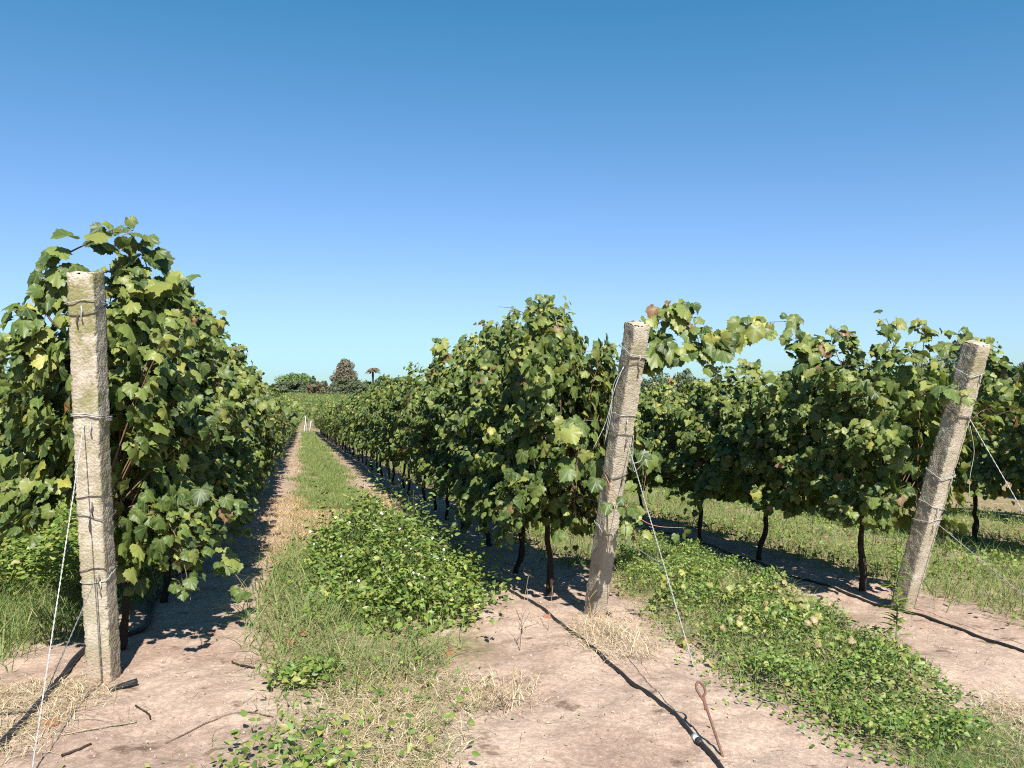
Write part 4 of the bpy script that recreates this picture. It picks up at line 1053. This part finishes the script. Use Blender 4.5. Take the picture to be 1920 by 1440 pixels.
# ------------------------------------------------------------------ trees
def tree(name, px, d, h, w, label, pal, lumps, leaf, n, shape='round', cat='tree', group=None, seed=0, base_frac=.12, tcol=(.07, .055, .045)):
    rng = np.random.default_rng(300+seed)
    x = (px-960)/FPX*d; root = empty(name, gxy(x, d)); tag(root, label, cat, group)
    g = Geo(); V, F = tube(np.array([[0, 0, -.2], [.05*w*rng.normal(0, .3), 0, h*.4], [0, 0, h*.8]]), [h*.028+.05, h*.02+.03, .03], 8); g.add(V, F, tcol)
    C = []
    for k in range(lumps):
        f = rng.uniform(base_frac, .93); a = rng.uniform(0, 6.28)
        if shape == 'round': r = math.sin(math.pi*min(1, f*.62+.30))**.7
        elif shape == 'dome': f = rng.uniform(.35, .9); r = math.sqrt(max(0, 1-((f-.3)/.68)**2))
        elif shape == 'cone': f = (k+.5)/lumps*(.97-base_frac)+base_frac; r = .9*(1-f)**.75+.14
        elif shape == 'conifer': r = min(1, 1.35*(1-f)**.75)
        else: r = 1-.35*f
        rr = w*.5*r*rng.uniform(.35, .92); C.append((rr*math.cos(a), rr*math.sin(a), f*h, max(.06*w, w*.20*rng.uniform(.6, 1.15)*(r*.6+.4))))
    C = np.array(C)
    for c in C[:10]:
        V, F = tube(np.array([[0, 0, c[2]*.72], c[:3]*.6+np.array([0, 0, c[2]*.33]), c[:3]]), [h*.008+.02, .03, .015], 5); g.add(V, F, tcol)
    g.obj('trunk', M_BARK, root)
    g = Geo(); k = rng.integers(0, lumps, n); dr = norm(rng.normal(0, 1, (n, 3))); rr = C[k, 3]*rng.uniform(.45, 1.05, n)**.6
    P = C[k, :3]+dr*rr[:, None]*np.array([1, 1, .85]); P[:, 2] = np.maximum(P[:, 2], .1)
    nr = dr+rng.normal(0, .5, (n, 3))+np.array([0, 0, .4])
    lumpv = rng.uniform(.8, 1.25, lumps)[k][:, None]
    tip = rng.normal(0, 1, (n, 3))+np.array([0, 0, .9 if shape in ('cone', 'column', 'conifer') else -.3])
    scatter(g, VL2, P, frames(nr, tip), leaf*rng.uniform(.6, 1.3, n), pick(rng, np.array(pal), n, np.ones(len(pal)))*lumpv, rng)
    g.obj('crown', M_TREE, root); return root
GREY = [(.082, .108, .058), (.105, .13, .072), (.065, .09, .048)]
BRT = [(.12, .18, .055), (.15, .21, .06), (.10, .15, .05)]
BRN = [(.135, .118, .082), (.17, .148, .105), (.105, .095, .062)]
DKG = [(.05, .088, .055), (.065, .105, .062), (.08, .12, .066)]
RED = [(.20, .115, .075), (.16, .095, .065), (.10, .10, .055)]
tree('broadleaf_tree', 553, 292, 8.6, 15.5, 'rounded bright green tree behind the grey hedge at the far left', BRT, 70, .5, 11000, 'dome', seed=1, base_frac=.3)
for k, (px, h, w, lab) in enumerate([(520, 5.0, 6, 'grey green shrub at the left end of the distant hedge'), (538, 6.2, 7, 'grey green shrub below the rounded bright tree, left part'), (557, 6.4, 7, 'grey green shrub below the rounded bright tree, right part'), (571, 5.2, 5, 'grey green shrub just left of the reddish conifer')]):
    tree('hedge_shrub', px, 282, h, w, lab, GREY, 26, .55, 2200, 'round', 'shrub', 'distant grey hedge', seed=10+k, base_frac=.05)
tree('conifer', 579, 281, 5.6, 3.6, 'small reddish brown conifer between hedge and dark cypress', RED, 22, .4, 1500, 'cone', seed=20, base_frac=.03)
tree('cypress', 588.5, 284, 8.2, 3.2, 'slim dark green conifer left of the great brown tree', DKG, 26, .45, 1900, 'cone', seed=21, base_frac=.03)
tree('conifer', 601, 282, 6.4, 6.5, 'low mixed brown conifer between the slim cypress and the great brown tree', RED+GREY, 24, .45, 1700, 'round', seed=22, base_frac=.03)
tree('conifer', 612, 285, 6.4, 3.2, 'dusky pointed conifer at the left foot of the great brown tree', GREY, 20, .4, 1400, 'cone', seed=23, base_frac=.03)
tree('conifer', 648, 296, 15.3, 12.6, 'great brown conifer towering above the distant hedge', BRN, 80, .42, 17000, 'conifer', seed=24, base_frac=.22)
for k, (px, h, w, lab) in enumerate([(626, 6.2, 5, 'dusky cypress hedge clump at the left below the great brown tree'), (637, 7.8, 5.5, 'tall dusky cypress hedge clump below the great brown tree, left of centre'), (650, 8.2, 6, 'tall dusky cypress hedge clump right below the great brown tree'), (664, 7.9, 5.5, 'tall dusky cypress hedge clump below the great brown tree, right of centre'), (677, 6.8, 5, 'dusky cypress hedge clump at the right below the great brown tree')]):
    tree('hedge_shrub', px, 283, h, w, lab, [(.09, .112, .062), (.112, .13, .075), (.074, .095, .052)], 28, .5, 2600, 'round', 'shrub', 'cypress hedge below the great brown tree', seed=30+k, base_frac=.05)
tree('broadleaf_tree', 692, 288, 6.6, 7, 'light green bushy tree below the palm', BRT, 26, .55, 2300, 'round', seed=40, base_frac=.05)
for k, (px, h, lab) in enumerate([(705, 6.8, 'shorter dark conifer just right of the palm'), (712, 8.4, 'tallest dark conifer right of the palm'), (720, 8.6, 'dark pointed conifer second to the right of the palm'), (729, 7.4, 'dark conifer right of the two pointed ones')]):
    tree('conifer', px, 280, h, 3.6, lab, DKG, 24, .45, 1700, 'cone', 'tree', 'dark conifers right of the palm', seed=41+k, base_frac=.03)
tree('broadleaf_tree', 742, 284, 7.6, 8, 'dull brown green tree at the right end of the distant trees', GREY+RED[:1], 30, .5, 2300, 'round', seed=47, base_frac=.05)
tree('broadleaf_tree', 762, 286, 7.0, 8, 'dark green tree rising behind the middle vine row', GREY+DKG, 30, .5, 2300, 'round', seed=48, base_frac=.05)
# palm
d = 286; x = (699-960)/FPX*d; pr = empty('palm_tree', gxy(x, d)); tag(pr, 'lone palm with a drooping brownish crown right of the great brown tree', 'palm')
g = Geo(); V, F = tube(np.array([[0, 0, 0], [.1, 0, 5], [0, 0, 9.6], [0, 0, 10.6]]), [.45, .36, .42, .6], 10); g.add(V, F, (.075, .06, .05)); g.obj('trunk', M_BARK, pr)
rng = np.random.default_rng(61)
for k in range(46):
    a = k*2.4; el = rng.uniform(-.5, 1.0); L = rng.uniform(2.5, 3.1)
    D = np.array([math.cos(a), math.sin(a), 0]); P = bez([0, 0, 10.5], np.array([0, 0, 10.5])+D*L*.5*math.cos(el)+np.array([0, 0, L*.6*math.sin(el)+.4]), np.array([0, 0, 10.5])+D*L+np.array([0, 0, L*.35*math.sin(el)-.9]), 8)
    W_ = np.cross(D, [0, 0, 1]); g = Geo(); V = []; F = []
    for i in range(8):
        w = .28*math.sin(math.pi*(i+.8)/8.6); V += [P[i]-W_*w+np.array([0, 0, -.12]), P[i], P[i]+W_*w+np.array([0, 0, -.12])]
    for i in range(7): F += [(3*i, 3*i+1, 3*i+4, 3*i+3), (3*i+1, 3*i+2, 3*i+5, 3*i+4)]
    g.add(np.array(V), np.array(F), np.array([(.17, .105, .075), (.12, .09, .06), (.10, .10, .05)])[k % 3]); g.obj('frond', M_TREE, pr)
# trees beyond the right rows
for k, (px, d_, h, w, pal, lab) in enumerate([
    (1215, 120, 7.0, 8, GREY+DKG, 'dusky hedge tree glimpsed right behind the middle post'), (1255, 122, 7.8, 8, GREY+BRT, 'dusty green tree glimpsed under the arching cane'),
    (1290, 125, 8.0, 5, BRN+GREY+GREY+DKG, 'twiggy tree top under the arching cane, right part'), (1170, 126, 7.0, 7, GREY, 'grey green hedge tree hidden behind the middle post foliage')]):
    tree('hedge_tree', px, d_, h, w, lab, pal, 36, .3, 4200, 'round', 'tree', 'trees beyond the right vine rows', seed=50+k, base_frac=.05)
tree('pine_tree', 1820, 120, 12.6, 8.5, 'dark tree top showing just behind the right post', DKG, 30, .4, 3500, 'round', seed=60, base_frac=.3)
for k, px in enumerate([1720, 1755, 1870, 1905, 1945, 1985]):
    tree('hedge_tree', px, 175+k*3, 10.5+1.2*math.sin(k*2.1), 11, 'bluish grey distant tree behind the right post, ' + ['leftmost of the line', 'second from the left of the line', 'third of the line', 'fourth of the line, at the frame edge', 'fifth of the line, at the frame edge', 'last of the line, at the frame edge'][k], [(.07, .08, .07), (.09, .10, .085), (.06, .07, .06)], 28, .5, 2200, 'round', 'tree', 'distant trees at the right edge', seed=70+k, base_frac=.1)
for k, px in enumerate(np.arange(1335, 1500, 22)):
    tree('distant_shrub', float(px), 170, 3.6+.5*math.sin(k*1.9), 5.0, 'hazy distant shrub on the skyline through the gap below the arching cane', BRN+GREY, 14, .4, 700, 'round', 'shrub', 'shrubs on the skyline', seed=90+k, base_frac=.05)
